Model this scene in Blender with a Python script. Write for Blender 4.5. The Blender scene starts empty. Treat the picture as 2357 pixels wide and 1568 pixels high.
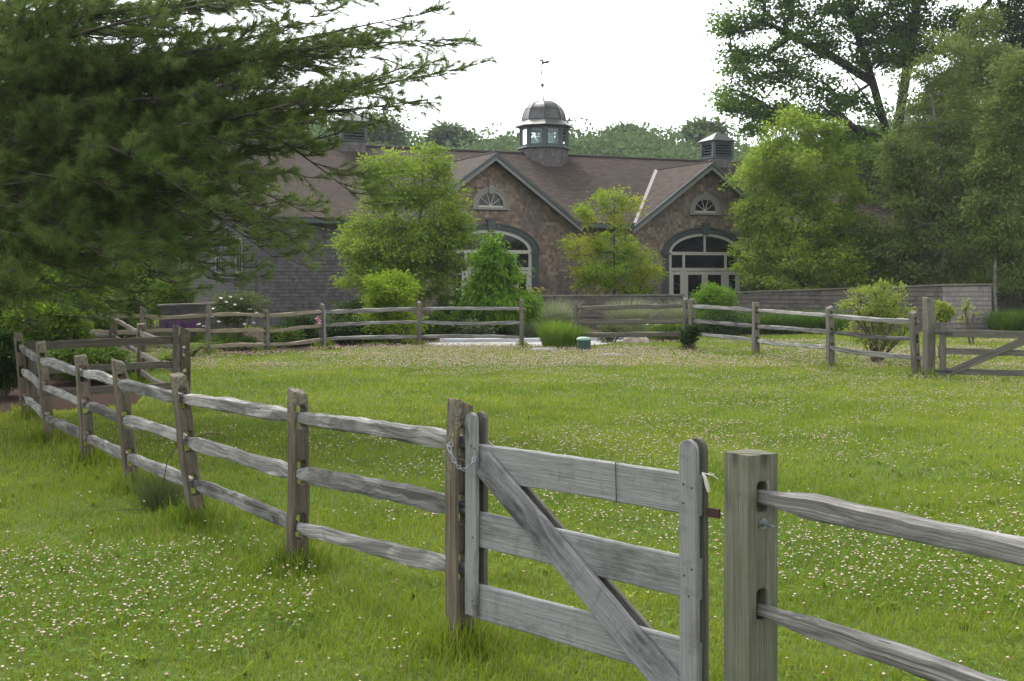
import bpy, bmesh, math, random
import numpy as np
from mathutils import Vector, Matrix

# ------------------------------------------------------------------ camera, light, exposure
S = bpy.context.scene
COL = S.collection
CAMH = 1.8
F, CX, HY = 2850.0, 1178.5, 636.0        # focal length, centre column and horizon row, in the units the place was measured in

cam_d = bpy.data.cameras.new("camera"); cam_d.sensor_width = 36; cam_d.lens = 43.53
cam_d.shift_y = -0.0627; cam_d.clip_end = 3000
cam = bpy.data.objects.new("camera", cam_d); COL.objects.link(cam)
cam.location = (0, 0, CAMH); cam.rotation_euler = (math.radians(90), 0, 0)
S.camera = cam

SUN_EL, SUN_AZ = math.radians(55), math.radians(-32)   # azimuth measured from +Y towards +X
w = bpy.data.worlds.new("World"); S.world = w; w.use_nodes = True
nt = w.node_tree; nt.nodes.clear()
out = nt.nodes.new("ShaderNodeOutputWorld"); bg = nt.nodes.new("ShaderNodeBackground")
sky = nt.nodes.new("ShaderNodeTexSky"); sky.sky_type = 'NISHITA'; sky.sun_disc = False
sky.sun_elevation = SUN_EL; sky.sun_rotation = SUN_AZ
sky.air_density = 1.0; sky.dust_density = 2.0; sky.ozone_density = 1.0
hs = nt.nodes.new("ShaderNodeHueSaturation"); hs.inputs["Saturation"].default_value = 0.16
hs.inputs["Value"].default_value = 1.0
nt.links.new(sky.outputs[0], hs.inputs["Color"]); nt.links.new(hs.outputs[0], bg.inputs[0])
bg.inputs[1].default_value = 0.15
nt.links.new(bg.outputs[0], out.inputs[0])

sd = bpy.data.lights.new("sun", 'SUN'); sd.energy = 0.9; sd.angle = math.radians(12); sd.color = (1.0, 0.95, 0.86)
so = bpy.data.objects.new("sun", sd); COL.objects.link(so)
sdir = Vector((math.sin(SUN_AZ)*math.cos(SUN_EL), math.cos(SUN_AZ)*math.cos(SUN_EL), math.sin(SUN_EL)))
so.rotation_euler = sdir.to_track_quat('Z', 'Y').to_euler()
so.location = sdir*60

S.view_settings.view_transform = 'Standard'; S.view_settings.look = 'None'
S.view_settings.exposure = 1.78; S.view_settings.gamma = 1.0
S.render.engine = 'CYCLES'
cy = S.cycles
cy.max_bounces = 6; cy.diffuse_bounces = 3; cy.glossy_bounces = 2; cy.transmission_bounces = 4
cy.transparent_max_bounces = 12; cy.volume_bounces = 0
cy.use_denoising = True
try: cy.denoiser = 'OPENIMAGEDENOISE'
except Exception: pass
cy.sample_clamp_indirect = 6.0

# ------------------------------------------------------------------ helpers
rnd = random.Random(5)
R0 = np.random.RandomState(7)
def WP(x, y, Y): return Vector(((x-CX)/F*Y, Y, CAMH-(y-HY)/F*Y))
def GP(x, y):
    Y = CAMH*F/(y-HY); return Vector(((x-CX)/F*Y, Y, 0))

def prop(o, label=None, cat=None, group=None, kind=None):
    if label: o["label"] = label
    if cat: o["category"] = cat
    if group: o["group"] = group
    if kind: o["kind"] = kind
    return o
BASE = {}
def thing(name, loc, label, cat, group=None):
    o = bpy.data.objects.new(name, None); COL.objects.link(o); o.location = loc
    o.empty_display_size = 0.2
    BASE[o.name] = Vector(loc)
    return prop(o, label, cat, group)
def base_of(o): return BASE.get(o.name, Vector((0,0,0))) if o is not None else Vector((0,0,0))

def mk(name, V, Fc, mat, parent=None, uv=None, smooth=False, flatuv=None):
    """V (N,3) world coords; Fc list of faces or (M,k) array; uv per vertex (N,2)"""
    V = np.asarray(V, dtype=np.float64)
    b = base_of(parent); V = V - np.array(b)[None, :]
    me = bpy.data.meshes.new(name)
    if isinstance(Fc, np.ndarray):
        M, k = Fc.shape
        me.vertices.add(len(V)); me.vertices.foreach_set("co", V.astype(np.float32).ravel())
        me.loops.add(M*k); me.loops.foreach_set("vertex_index", Fc.astype(np.int32).ravel())
        me.polygons.add(M); me.polygons.foreach_set("loop_start", (np.arange(M)*k).astype(np.int32))
        try: me.polygons.foreach_set("loop_total", np.full(M, k, dtype=np.int32))
        except Exception: pass
        me.update(calc_edges=True)
    else:
        me.from_pydata([tuple(v) for v in V], [], [tuple(f) for f in Fc]); me.update()
    if uv is not None or flatuv is not None:
        L = me.uv_layers.new(name="UVMap")
        if flatuv is not None: arr = np.asarray(flatuv, dtype=np.float32)
        else:
            idx = np.empty(len(me.loops), dtype=np.int32); me.loops.foreach_get("vertex_index", idx)
            arr = np.asarray(uv, dtype=np.float32)[idx]
        L.data.foreach_set("uv", arr.ravel())
    me.materials.append(mat)
    if smooth: me.polygons.foreach_set("use_smooth", np.ones(len(me.polygons), dtype=bool))
    o = bpy.data.objects.new(name, me); COL.objects.link(o)
    if parent is not None:
        o.parent = parent
        BASE[o.name] = Vector(b)
    return o
def mkt(name, V, Fc, mat, **k):
    """top-level mesh with its origin at its base"""
    V = np.asarray(V, float); c = Vector((V[:,0].mean(), V[:,1].mean(), V[:,2].min()))
    o = mk(name, V-np.array(c), Fc, mat, None, **k); o.location = c; BASE[o.name] = c
    return o

class MB:
    def __init__(s): s.v = []; s.f = []; s.uv = []
    def add(s, V, Fc, uv=None):
        n = len(s.v); s.v += [tuple(p) for p in V]; s.f += [tuple(i+n for i in f) for f in Fc]
        s.uv += list(uv) if uv is not None else [(p[0]+p[1], p[2]) for p in V]
    def box(s, O, A, B, C, uvs=None):
        """O centre; A,B,C half vectors"""
        O, A, B, C = map(Vector, (O, A, B, C)); V = []
        for c in (-1, 1):
            for b in (-1, 1):
                for a in (-1, 1): V.append(O+A*a+B*b+C*c)
        uv = [((a*A.length+c*C.length*0), (b*B.length+c*C.length)) for c in (-1,1) for b in (-1,1) for a in (-1,1)]
        s.add(V, [(0,2,3,1),(4,5,7,6),(0,1,5,4),(2,6,7,3),(0,4,6,2),(1,3,7,5)], uv)
    def tube(s, P, r, n=8, cap=True):
        P = [Vector(p) for p in P]; rr = r if isinstance(r, (list, tuple)) else [r]*len(P)
        V = []; uv = []; L = 0
        for i, p in enumerate(P):
            d = (P[min(i+1, len(P)-1)]-P[max(i-1, 0)]).normalized()
            a = d.cross(Vector((0,0,1)))
            if a.length < .05: a = d.cross(Vector((1,0,0)))
            a.normalize(); b = d.cross(a)
            if i: L += (P[i]-P[i-1]).length
            for k in range(n):
                t = 2*math.pi*k/n; V.append(p+(a*math.cos(t)+b*math.sin(t))*rr[i]); uv.append((L, t*rr[i]))
        Fc = []
        for i in range(len(P)-1):
            for k in range(n):
                Fc.append((i*n+k, i*n+(k+1)%n, (i+1)*n+(k+1)%n, (i+1)*n+k))
        if cap: Fc.append(tuple(range(n-1, -1, -1))); Fc.append(tuple((len(P)-1)*n+k for k in range(n)))
        s.add(V, Fc, uv)
    def build(s, name, mat, parent=None, smooth=False):
        if parent is None: return mkt(name, s.v, s.f, mat, uv=s.uv, smooth=smooth)
        return mk(name, s.v, s.f, mat, parent, uv=s.uv, smooth=smooth)

# ------------------------------------------------------------------ material helpers
class NT:
    def __init__(s, name):
        s.m = bpy.data.materials.new(name); s.m.use_nodes = True; s.t = s.m.node_tree; s.t.nodes.clear()
        s.out = s.n("ShaderNodeOutputMaterial")
    def n(s, typ, **kw):
        nd = s.t.nodes.new(typ)
        for k, v in kw.items(): setattr(nd, k, v)
        return nd
    def l(s, a, b): s.t.links.new(a, b)
    def coord(s, kind="Object"): return s.n("ShaderNodeTexCoord").outputs[kind]
    def geo(s, k): return s.n("ShaderNodeNewGeometry").outputs[k]
    def map(s, v, scale=(1,1,1), loc=(0,0,0)):
        m = s.n("ShaderNodeMapping"); s.l(v, m.inputs[0]); m.inputs["Scale"].default_value = scale; m.inputs["Location"].default_value = loc
        return m.outputs[0]
    def noise(s, v, scale, detail=4, rough=.55, dist=0):
        m = s.n("ShaderNodeTexNoise"); s.l(v, m.inputs["Vector"]); m.inputs["Scale"].default_value = scale
        m.inputs["Detail"].default_value = detail; m.inputs["Roughness"].default_value = rough; m.inputs["Distortion"].default_value = dist
        return m.outputs["Fac"]
    def ramp(s, f, stops, interp='LINEAR'):
        r = s.n("ShaderNodeValToRGB"); r.color_ramp.interpolation = interp; s.l(f, r.inputs[0])
        e = r.color_ramp.elements
        while len(e) < len(stops): e.new(.5)
        for i, (p, c) in enumerate(stops):
            e[i].position = p; e[i].color = (c if len(c) == 4 else tuple(c)+(1,)) if isinstance(c, (tuple, list)) else (c, c, c, 1)
        return r.outputs[0]
    def mix(s, f, a, b, mode='MIX'):
        m = s.n("ShaderNodeMix", data_type='RGBA', blend_type=mode)
        for k_, v in ((0, f), (6, a), (7, b)):
            sock = m.inputs[k_]
            if isinstance(v, (int, float)): sock.default_value = v if k_ == 0 else (v, v, v, 1)
            elif isinstance(v, (tuple, list)): sock.default_value = tuple(v)+(1,) if len(v) == 3 else v
            else: s.l(v, sock)
        return m.outputs[2]
    def math(s, op, a, b=0.0, clamp=False):
        m = s.n("ShaderNodeMath", operation=op); m.use_clamp = clamp
        for i, v in enumerate((a, b)):
            if isinstance(v, (int, float)): m.inputs[i].default_value = v
            else: s.l(v, m.inputs[i])
        return m.outputs[0]
    def sep(s, v):
        m = s.n("ShaderNodeSeparateXYZ"); s.l(v, m.inputs[0]); return m.outputs
    def princ(s, col, rough=.8, spec=.3, bump=None, bstr=.3, bdist=.01, metal=0):
        p = s.n("ShaderNodeBsdfPrincipled")
        if isinstance(col, (tuple, list)): p.inputs["Base Color"].default_value = tuple(col)+(1,)
        else: s.l(col, p.inputs["Base Color"])
        if isinstance(rough, (int, float)): p.inputs["Roughness"].default_value = rough
        else: s.l(rough, p.inputs["Roughness"])
        p.inputs["Specular IOR Level"].default_value = spec; p.inputs["Metallic"].default_value = metal
        if bump is not None:
            b = s.n("ShaderNodeBump"); b.inputs["Strength"].default_value = bstr; b.inputs["Distance"].default_value = bdist
            s.l(bump, b.inputs["Height"]); s.l(b.outputs[0], p.inputs["Normal"])
        return p
    def fin(s, sh): s.l(sh.outputs[0] if hasattr(sh, "outputs") else sh, s.out.inputs[0]); return s.m

def objrand_uv(t, su, sv):
    """uv in metres, offset by a per-object random, stretched"""
    uv = t.coord("UV"); oi = t.n("ShaderNodeObjectInfo").outputs["Random"]
    ad = t.n("ShaderNodeVectorMath", operation='ADD'); t.l(uv, ad.inputs[0])
    cb = t.n("ShaderNodeCombineXYZ"); m = t.math('MULTIPLY', oi, 37.0); t.l(m, cb.inputs[0]); t.l(m, cb.inputs[1]); t.l(m, cb.inputs[2])
    t.l(cb.outputs[0], ad.inputs[1])
    return ad.outputs[0], t.map(ad.outputs[0], (su, sv, 1))

def wood_mat(name, light, dark, crack=(.03,.027,.024), lichen=0.0, green=None, grain=55, stain=.5):
    t = NT(name); base, g = objrand_uv(t, 1.6, grain)
    n1 = t.noise(g, 1.0, 6, .65, .6)
    n2 = t.noise(t.map(base, (2.2, 9, 1)), 1.0, 4, .6, .8)
    n3 = t.noise(t.map(base, (1.0, grain*.45, 1)), 1.0, 8, .75, 1.2)
    oi = t.n("ShaderNodeObjectInfo").outputs["Random"]
    c = t.mix(t.ramp(n1, [(.36, 0), (.60, 1)]), dark, light)
    c = t.mix(t.math('MULTIPLY', t.ramp(n2, [(.42, 1), (.58, 0)]), stain), c, tuple(x*.55 for x in dark))
    c = t.mix(t.ramp(n3, [(.34, 1), (.39, 0)]), c, crack)
    c = t.mix(t.math('MULTIPLY', oi, .28), c, tuple(x*.6 for x in light))
    if green is not None:
        c = t.mix(t.ramp(t.noise(t.map(base, (3, 5, 1)), 1.2, 3), [(.45, 0), (.7, .55)]), c, green)
    if lichen > 0:
        ob = t.coord("Object"); z = t.sep(ob)[2]
        sp = t.noise(ob, 55, 5, .7); pt = t.noise(ob, 9, 3, .6)
        hi = t.n("ShaderNodeMapRange"); t.l(z, hi.inputs[0]); hi.inputs[1].default_value = .72; hi.inputs[2].default_value = 1.1
        lm = t.math('MULTIPLY', t.math('MULTIPLY', t.ramp(sp, [(.46, 0), (.56, 1)]), t.ramp(pt, [(.35, 0), (.55, 1)])), t.math('MULTIPLY', hi.outputs[0], lichen), True)
        c = t.mix(lm, c, (.27, .28, .21))
        c = t.mix(t.math('MULTIPLY', lm, t.ramp(t.noise(ob, 16, 2), [(.56, 0), (.64, .9)])), c, (.30, .22, .04))
    h = t.math('ADD', n1, t.math('MULTIPLY', n3, 1.4))
    return t.fin(t.princ(c, .86, .2, h, 1.0, .010))

def leaf_mat(name, c1, c2, c3=None, trans=.35, nscale=.6, rough=.65, spec=.06):
    t = NT(name); r = t.geo("Random Per Island"); ob = t.coord("Object")
    c = t.mix(r, c1, c2)
    if c3 is not None:
        c = t.mix(t.ramp(t.noise(ob, nscale, 3, .5), [(.42, 0), (.62, 1)]), c, c3)
    r2 = t.math('FRACT', t.math('MULTIPLY', r, 17.31))
    c = t.mix(t.math('MULTIPLY', r2, .22), c, (.02, .03, .01))
    p = t.princ(c, rough, spec); tr = t.n("ShaderNodeBsdfTranslucent")
    t.l(c, tr.inputs[0])
    mx = t.n("ShaderNodeMixShader"); mx.inputs[0].default_value = trans; t.l(p.outputs[0], mx.inputs[1]); t.l(tr.outputs[0], mx.inputs[2])
    return t.fin(mx)

def plain(name, col, rough=.7, spec=.3, metal=0, var=.25, scale=8):
    t = NT(name); n = t.noise(t.coord("Object"), scale, 5, .6)
    c = t.mix(t.ramp(n, [(.3, 0), (.7, 1)]), tuple(x*(1-var) for x in col), tuple(min(1, x*(1+var)) for x in col))
    return t.fin(t.princ(c, rough, spec, n, .15, .01, metal))

def bark_mat(name, c1, c2, scale=14):
    t = NT(name); ob = t.coord("Object"); n = t.noise(t.map(ob, (1, 1, .35)), scale, 6, .7)
    return t.fin(t.princ(t.mix(t.ramp(n, [(.38, 0), (.62, 1)]), c1, c2), .9, .15, n, .8, .02))

M = {}
M['rail'] = wood_mat("weathered_grey_rail_wood", (.37,.36,.34), (.13,.122,.11), stain=.7)
M['railwarm'] = wood_mat("sunlit_tan_rail_wood", (.33,.275,.20), (.17,.14,.095), stain=.35)  # warm copy of the rail wood, sunlight on the far run put into its colour
M['raildark'] = wood_mat("dark_rail_wood", (.17,.15,.12), (.085,.075,.06), stain=.4)  # dark copy of the rail wood; holds the left fence's shade in its colour
M['post'] = wood_mat("weathered_post_wood", (.175,.142,.105), (.066,.053,.038), lichen=.6)
M['postfar'] = wood_mat("grey_brown_post_wood", (.19,.17,.14), (.09,.08,.063), lichen=.4)
def board_mat(name, light, dark, stain, tint=None, crack=.32):
    """sawn board: cathedral grain, knots, soft grey weathering and black water stains"""
    t = NT(name); base, g = objrand_uv(t, 1.6, 60)
    wv = t.n("ShaderNodeTexWave"); wv.wave_type = 'BANDS'; wv.bands_direction = 'Y'; wv.inputs["Scale"].default_value = 9; wv.inputs["Distortion"].default_value = 7
    wv.inputs["Detail"].default_value = 3; wv.inputs["Detail Scale"].default_value = .8; t.l(t.map(base, (.8, 4.2, 1)), wv.inputs["Vector"])
    fine = t.noise(t.map(base, (2.5, 150, 1)), 1, 5, .7)
    c = t.mix(t.ramp(wv.outputs["Fac"], [(.1, 0), (.75, 1)]), tuple(a*.45+b*.55 for a, b in zip(light, dark)), light)
    c = t.mix(t.ramp(fine, [(.38, .85), (.58, 0)]), c, dark)
    vo = t.n("ShaderNodeTexVoronoi"); vo.feature = 'F1'; t.l(t.map(base, (2.3, 5.5, 1)), vo.inputs["Vector"]); vo.inputs["Scale"].default_value = 1; vo.inputs["Randomness"].default_value = 1
    c = t.mix(t.ramp(vo.outputs["Distance"], [(.06, .9), (.12, .3), (.16, 0)]), c, tuple(x*.35 for x in dark))
    blot = t.noise(t.map(base, (1.6, 3.4, 1)), 1.3, 6, .7, .4)
    c = t.mix(t.math('MULTIPLY', t.ramp(blot, [(.50, 0), (.68, 1)]), stain), c, tuple(x*.28 for x in dark))
    edge = t.noise(t.map(base, (14, 3, 1)), 1.0, 5, .75)
    c = t.mix(t.math('MULTIPLY', t.ramp(edge, [(.55, 0), (.75, 1)]), stain*.7), c, tuple(x*.4 for x in dark))
    cr = t.noise(t.map(base, (.7, 34, 1)), 1.0, 8, .8, 1.0)
    c = t.mix(t.ramp(cr, [(crack-.02, 1), (crack+.02, 0)]), c, (.025,.022,.02))
    if tint is not None: c = t.mix(t.ramp(t.noise(base, 2.6, 3), [(.45, 0), (.7, .6)]), c, tint)
    oi = t.n("ShaderNodeObjectInfo").outputs["Random"]; c = t.mix(t.math('MULTIPLY', oi, .22), c, dark)
    h = t.math('ADD', fine, t.math('MULTIPLY', cr, 1.5))
    return t.fin(t.princ(c, .88, .15, h, .9, .008))
M['board'] = board_mat("silver_grey_gate_board", (.36,.362,.355), (.175,.175,.17), .75)
M['brace'] = board_mat("stained_brace_board", (.36,.36,.37), (.17,.168,.17), 1.0)
M['rail2'] = wood_mat("blackened_grey_rail_wood", (.24,.235,.225), (.075,.07,.063), stain=.9, grain=38)
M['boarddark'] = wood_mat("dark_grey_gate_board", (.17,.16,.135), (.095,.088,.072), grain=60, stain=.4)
M['greenpost'] = board_mat("treated_green_grey_post_wood", (.25,.245,.195), (.095,.092,.065), .55, (.11,.125,.07), .375)
M['hole'] = plain("dark_recess_fill", (.02,.016,.012), .95, .05)  # near-black fill that stands in for shade inside the roof vents

def shingle_mat(name, cols, grey, ureg=None, dark=(.035,.026,.022)):
    mn = [sum(q[i] for q in cols)/len(cols) for i in range(3)]; cols = [tuple(.8*q[i]+.2*mn[i] for i in range(3)) for q in cols]
    t = NT(name); uv = t.coord("UV"); r = t.geo("Random Per Island")
    c = t.ramp(r, [(i/(len(cols)-1), q) for i, q in enumerate(cols)])
    r2 = t.math('FRACT', t.math('MULTIPLY', r, 31.7))
    gmask = t.ramp(t.noise(uv, .55, 3, .6), [(.46, 0), (.64, .7)])
    if ureg is not None:
        mr = t.n("ShaderNodeMapRange"); mr.interpolation_type = 'SMOOTHSTEP'; t.l(t.sep(uv)[0], mr.inputs[0]); mr.inputs[1].default_value = ureg[1]; mr.inputs[2].default_value = ureg[0]
        mr.inputs[3].default_value = 1; mr.inputs[4].default_value = 0
        gmask = t.math('MAXIMUM', gmask, mr.outputs[0])
    g = t.mix(r2, grey, tuple(x*.62 for x in grey))
    c = t.mix(gmask, c, g)
    st = t.ramp(t.noise(t.map(uv, (5, 1.1, 1)), 1.0, 5, .7), [(.52, 0), (.78, .42)])
    c = t.mix(t.math('MULTIPLY', st, .8), c, dark)
    ng = t.noise(t.map(uv, (60, 6, 1)), 1.0, 4, .6)
    c = t.mix(t.math('MULTIPLY', ng, .35), c, dark)
    return t.fin(t.princ(c, .9, .12, ng, .4, .004))
BR = [(.105,.073,.055), (.25,.19,.14), (.17,.125,.095), (.37,.29,.22), (.22,.17,.135), (.13,.096,.076), (.31,.24,.18)]
M['shingle'] = shingle_mat("barn_cedar_shingle", BR, (.155,.145,.145), (-11.5, -15.5))
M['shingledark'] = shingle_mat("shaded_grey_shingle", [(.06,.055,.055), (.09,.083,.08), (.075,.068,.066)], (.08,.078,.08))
M['shingleg'] = shingle_mat("grey_cedar_shingle", [(.11,.10,.097), (.18,.165,.16), (.135,.125,.12), (.09,.08,.077), (.15,.135,.125)], (.15,.147,.15))
M['shinglew'] = shingle_mat("garden_wall_shingle", [(.075,.067,.060), (.165,.15,.13), (.105,.097,.088), (.15,.118,.092), (.13,.122,.112), (.058,.052,.047)], (.12,.118,.112))
M['shinglee'] = shingle_mat("lit_end_shingle", [(.23,.205,.19), (.28,.255,.235), (.20,.18,.17), (.25,.22,.195)], (.24,.225,.22))  # paler wall shingle: brighter light on the end face, put into the colour
M['back'] = plain("wall_backing", (.05,.042,.038), .95, .05)
M['trim'] = plain("green_grey_trim_paint", (.058,.070,.069), .55, .3, var=.1)
M['fascia'] = plain("grey_fascia_paint", (.17,.17,.165), .6, .3, var=.1)
M['cream'] = plain("stone_coloured_window_paint", (.40,.38,.34), .5, .35, var=.06)
M['arch'] = plain("khaki_grey_arch_paint", (.20,.195,.17), .6, .3, var=.1)
M['flash'] = plain("pale_valley_flashing", (.17,.155,.14), .6, .3, var=.15)
t = NT("dark_window_glass"); M['glass'] = t.fin(t.princ((.008,.009,.010), .06, .35))  # opaque near-black panes; the unlit rooms behind are put into their colour
def roof_mat():
    t = NT("brown_asphalt_shingle"); uv = t.coord("UV")
    b = t.n("ShaderNodeTexBrick"); t.l(uv, b.inputs["Vector"]); b.offset = .37; b.inputs["Scale"].default_value = 1
    b.inputs["Brick Width"].default_value = .31; b.inputs["Row Height"].default_value = .145
    b.inputs["Mortar Size"].default_value = .014; b.inputs["Mortar Smooth"].default_value = .3; b.inputs["Bias"].default_value = 0
    b.inputs["Color1"].default_value = (.028,.019,.0145,1); b.inputs["Color2"].default_value = (.062,.045,.035,1); b.inputs["Mortar"].default_value = (.014,.011,.010,1)
    n = t.noise(uv, 90, 3, .7); n2 = t.noise(uv, .8, 3, .6)
    c = t.mix(t.ramp(n, [(.35, 0), (.7, .4)]), b.outputs[0], (.095,.070,.055))
    c = t.mix(t.ramp(n2, [(.35, 0), (.7, .35)]), c, (.032,.026,.023))
    return t.fin(t.princ(c, .9, .15, b.outputs["Fac"], -.6, .012))
M['roof'] = roof_mat()
M['ridge'] = plain("dark_ridge_cap", (.05,.04,.038), .9, .1)
def copper():
    t = NT("weathered_copper_sheet"); ob = t.coord("Object"); n = t.noise(ob, 2.2, 4, .6); n2 = t.noise(t.map(ob, (6, 6, .8)), 2, 4, .7)
    c = t.mix(t.ramp(n, [(.35, 0), (.65, 1)]), (.045,.046,.043), (.085,.098,.096))
    c = t.mix(t.ramp(n2, [(.45, 0), (.7, .7)]), c, (.085,.065,.05))
    return t.fin(t.princ(c, .42, .4, n, .1, .02, .65))
M['copper'] = copper()
def pane():
    t = NT("cupola_pane_glass"); g = t.n("ShaderNodeBsdfGlossy"); g.inputs["Roughness"].default_value = .02; g.inputs[0].default_value = (.9,.95,1,1)
    tr = t.n("ShaderNodeBsdfTransparent"); tr.inputs[0].default_value = (.80,.85,.87,1)
    fr = t.n("ShaderNodeFresnel"); fr.inputs[0].default_value = 1.5
    mx = t.n("ShaderNodeMixShader"); t.l(t.math('MULTIPLY', fr.outputs[0], .7, True), mx.inputs[0]); t.l(tr.outputs[0], mx.inputs[1]); t.l(g.outputs[0], mx.inputs[2])
    return t.fin(mx)
M['pane'] = pane()
M['iron'] = plain("dark_iron", (.05,.052,.055), .5, .4, .6)
M['steel'] = plain("galvanised_steel", (.24,.26,.28), .42, .4, .8)
M['rust'] = plain("rusty_hinge_iron", (.045,.02,.016), .7, .3)
M['rope'] = plain("white_rope", (.6,.58,.52), .9, .1)
M['drum'] = plain("dark_green_plastic", (.028,.060,.048), .5, .35, var=.2, scale=20)
M['drumlid'] = plain("pale_green_plastic", (.20,.29,.23), .6, .3, var=.1)
M['stone'] = plain("grey_fieldstone", (.17,.18,.175), .9, .2, var=.4, scale=6)
M['bluestone'] = plain("pale_bluestone", (.42,.43,.45), .8, .2, var=.12, scale=3)
M['palelog'] = plain("bleached_boulder", (.36,.30,.25), .9, .1, var=.4, scale=7)
M['bark'] = bark_mat("brown_bark", (.035,.028,.022), (.10,.085,.07))
M['barkdark'] = bark_mat("dark_bark", (.018,.015,.012), (.055,.046,.037))
M['pinebark'] = bark_mat("grey_pine_bark", (.035,.030,.024), (.10,.088,.07))
M['barkbirch'] = bark_mat("pale_birch_bark", (.09,.08,.068), (.24,.22,.19), 10)
M['twig'] = bark_mat("thin_stem", (.06,.045,.03), (.13,.10,.07), 30)
# ------------------------------------------------------------------ sweeps: rails and boards
def sweep(P, side, up, secs):
    """P centre points, side/up unit vectors, secs list of (M,2) arrays (side,up) -> V,F,UV"""
    V = []; UV = []; L = 0; Mn = len(secs[0])
    for i, p in enumerate(P):
        if i: L += (Vector(P[i])-Vector(P[i-1])).length
        per = 0; q0 = None
        for (a, b) in secs[i]:
            if q0 is not None: per += math.hypot(a-q0[0], b-q0[1])
            q0 = (a, b); V.append(Vector(p)+side*a+up*b); UV.append((L, per))
    Fc = []
    for i in range(len(P)-1):
        for k in range(Mn): Fc.append((i*Mn+k, i*Mn+(k+1)%Mn, (i+1)*Mn+(k+1)%Mn, (i+1)*Mn+k))
    Fc.append(tuple(range(Mn-1, -1, -1))); Fc.append(tuple((len(P)-1)*Mn+k for k in range(Mn)))
    return V, Fc, UV

def subsurf(o, lv=1):
    m = o.modifiers.new("smooth", 'SUBSURF'); m.levels = lv; m.render_levels = lv
    return o

def rail(name, A, B, mat, parent, h=.105, t=.062, bow=.02, ext=.10, off=0.0, r=None, sag=0.0):
    """hewn split rail from A to B, running on past both by ext with tapered ends"""
    r = r or rnd; A = Vector(A); B = Vector(B); d = (B-A); L = d.length; d.normalize()
    side = d.cross(Vector((0,0,1))).normalized(); up = side.cross(d).normalized()
    A2 = A-d*ext+side*off; B2 = B+d*ext-side*off; n = 31; P = []; secs = []; hv = 1.0; tv = 1.0
    b1, b2, ph = r.uniform(-bow, bow), r.uniform(-bow, bow), r.uniform(0, 6)
    shp = [r.uniform(.82, 1.15) for _ in range(8)]
    tw = r.uniform(-.22, .22); ctl = [[r.uniform(.80, 1.14) for _ in range(8)] for _ in range(8)]
    for i in range(n):
        s = i/(n-1); p = A2.lerp(B2, s)
        env = math.sin(math.pi*s)
        p = p+up*(b1*env+.35*b2*math.sin(2*math.pi*s+ph)*env-sag*env)+side*(b2*env*.8)
        e = min(s, 1-s)*(L+2*ext)                      # distance to nearer end
        k = min(1, max(0, (e-.03)/.34)); k = k*k*(3-2*k)
        hv = .8*hv+.2*r.uniform(.78, 1.2); tv = .8*tv+.2*r.uniform(.7, 1.3)
        hh = h*(.60+.40*k)*hv*(1+.03*math.sin(s*9+ph)+r.uniform(-.02, .02)); tt = t*(.62+.38*k)*tv*(1+.04*math.sin(s*7+ph*2)+r.uniform(-.02, .02))
        sec = []
        for j in range(8):
            a = math.pi/8+j*math.pi/4
            ca, sa = math.cos(a), math.sin(a)
            x = math.copysign(abs(ca)**.45, ca)*tt*.46*shp[j]; y = math.copysign(abs(sa)**.45, sa)*hh*.46*(shp[(j+3) % 8]*.5+.5)
            q_ = s*6.999; i_ = int(q_); f_ = q_-i_; m_ = ctl[j][i_]*(1-f_)+ctl[j][min(7, i_+1)]*f_; x = x*m_+r.uniform(-.002, .002); y = y*m_+r.uniform(-.0025, .0025)
            c, s_ = math.cos(tw*(s-.5)), math.sin(tw*(s-.5))
            sec.append((x*c-y*s_, x*s_+y*c))
        P.append(p); secs.append(sec)
    V, Fc, UV = sweep(P, side, up, secs)
    o = mk(name, V, Fc, mat, parent, uv=UV)
    return o

def plank(name, A, B, h, t, mat, parent, up=None, side=None, n=12, wob=.0012, round_end=False, r=None, cup=0):
    """sawn board from A to B: h across (up), t thick (side), fine chamfers, slightly uneven"""
    r = r or rnd; A = Vector(A); B = Vector(B); d = (B-A).normalized(); L = (B-A).length
    if side is None: side = d.cross(Vector((0,0,1))).normalized()
    up = side.cross(d).normalized(); c = .005; P = []; secs = []
    ss = [i/(n-1) for i in range(n)]
    if round_end: ss = [i/(n-1)*(1-h*.5/L) for i in range(n)]+[1-h*.5/L*(1-math.sin(a)) for a in (.3, .6, .85, 1.1, 1.3, 1.45)]
    ph = r.uniform(0, 6)
    for s in ss:
        e = 1.0; q = (1-s)*L
        if round_end and q < h*.5: e = math.sqrt(max(.0004, 1-(1-q/(h*.5))**2))
        hh = h*.5*e; tt = t*.5; cc = min(c, hh*.4)
        w1 = r.uniform(-wob, wob); w2 = r.uniform(-wob, wob); cu = cup*math.sin(math.pi*s)
        sec = [(tt, hh-cc+w1), (tt-cc, hh+w1), (-tt+cc, hh+w1), (-tt, hh-cc+w1), (-tt, -hh+cc+w2), (-tt+cc, -hh+w2), (tt-cc, -hh+w2), (tt, -hh+cc+w2)]
        P.append(A.lerp(B, s)+side*cu+up*(.002*math.sin(5*s+ph))); secs.append(sec)
    V, Fc, UV = sweep(P, side, up, secs)
    return mk(name, V, Fc, mat, parent, uv=UV)

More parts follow.
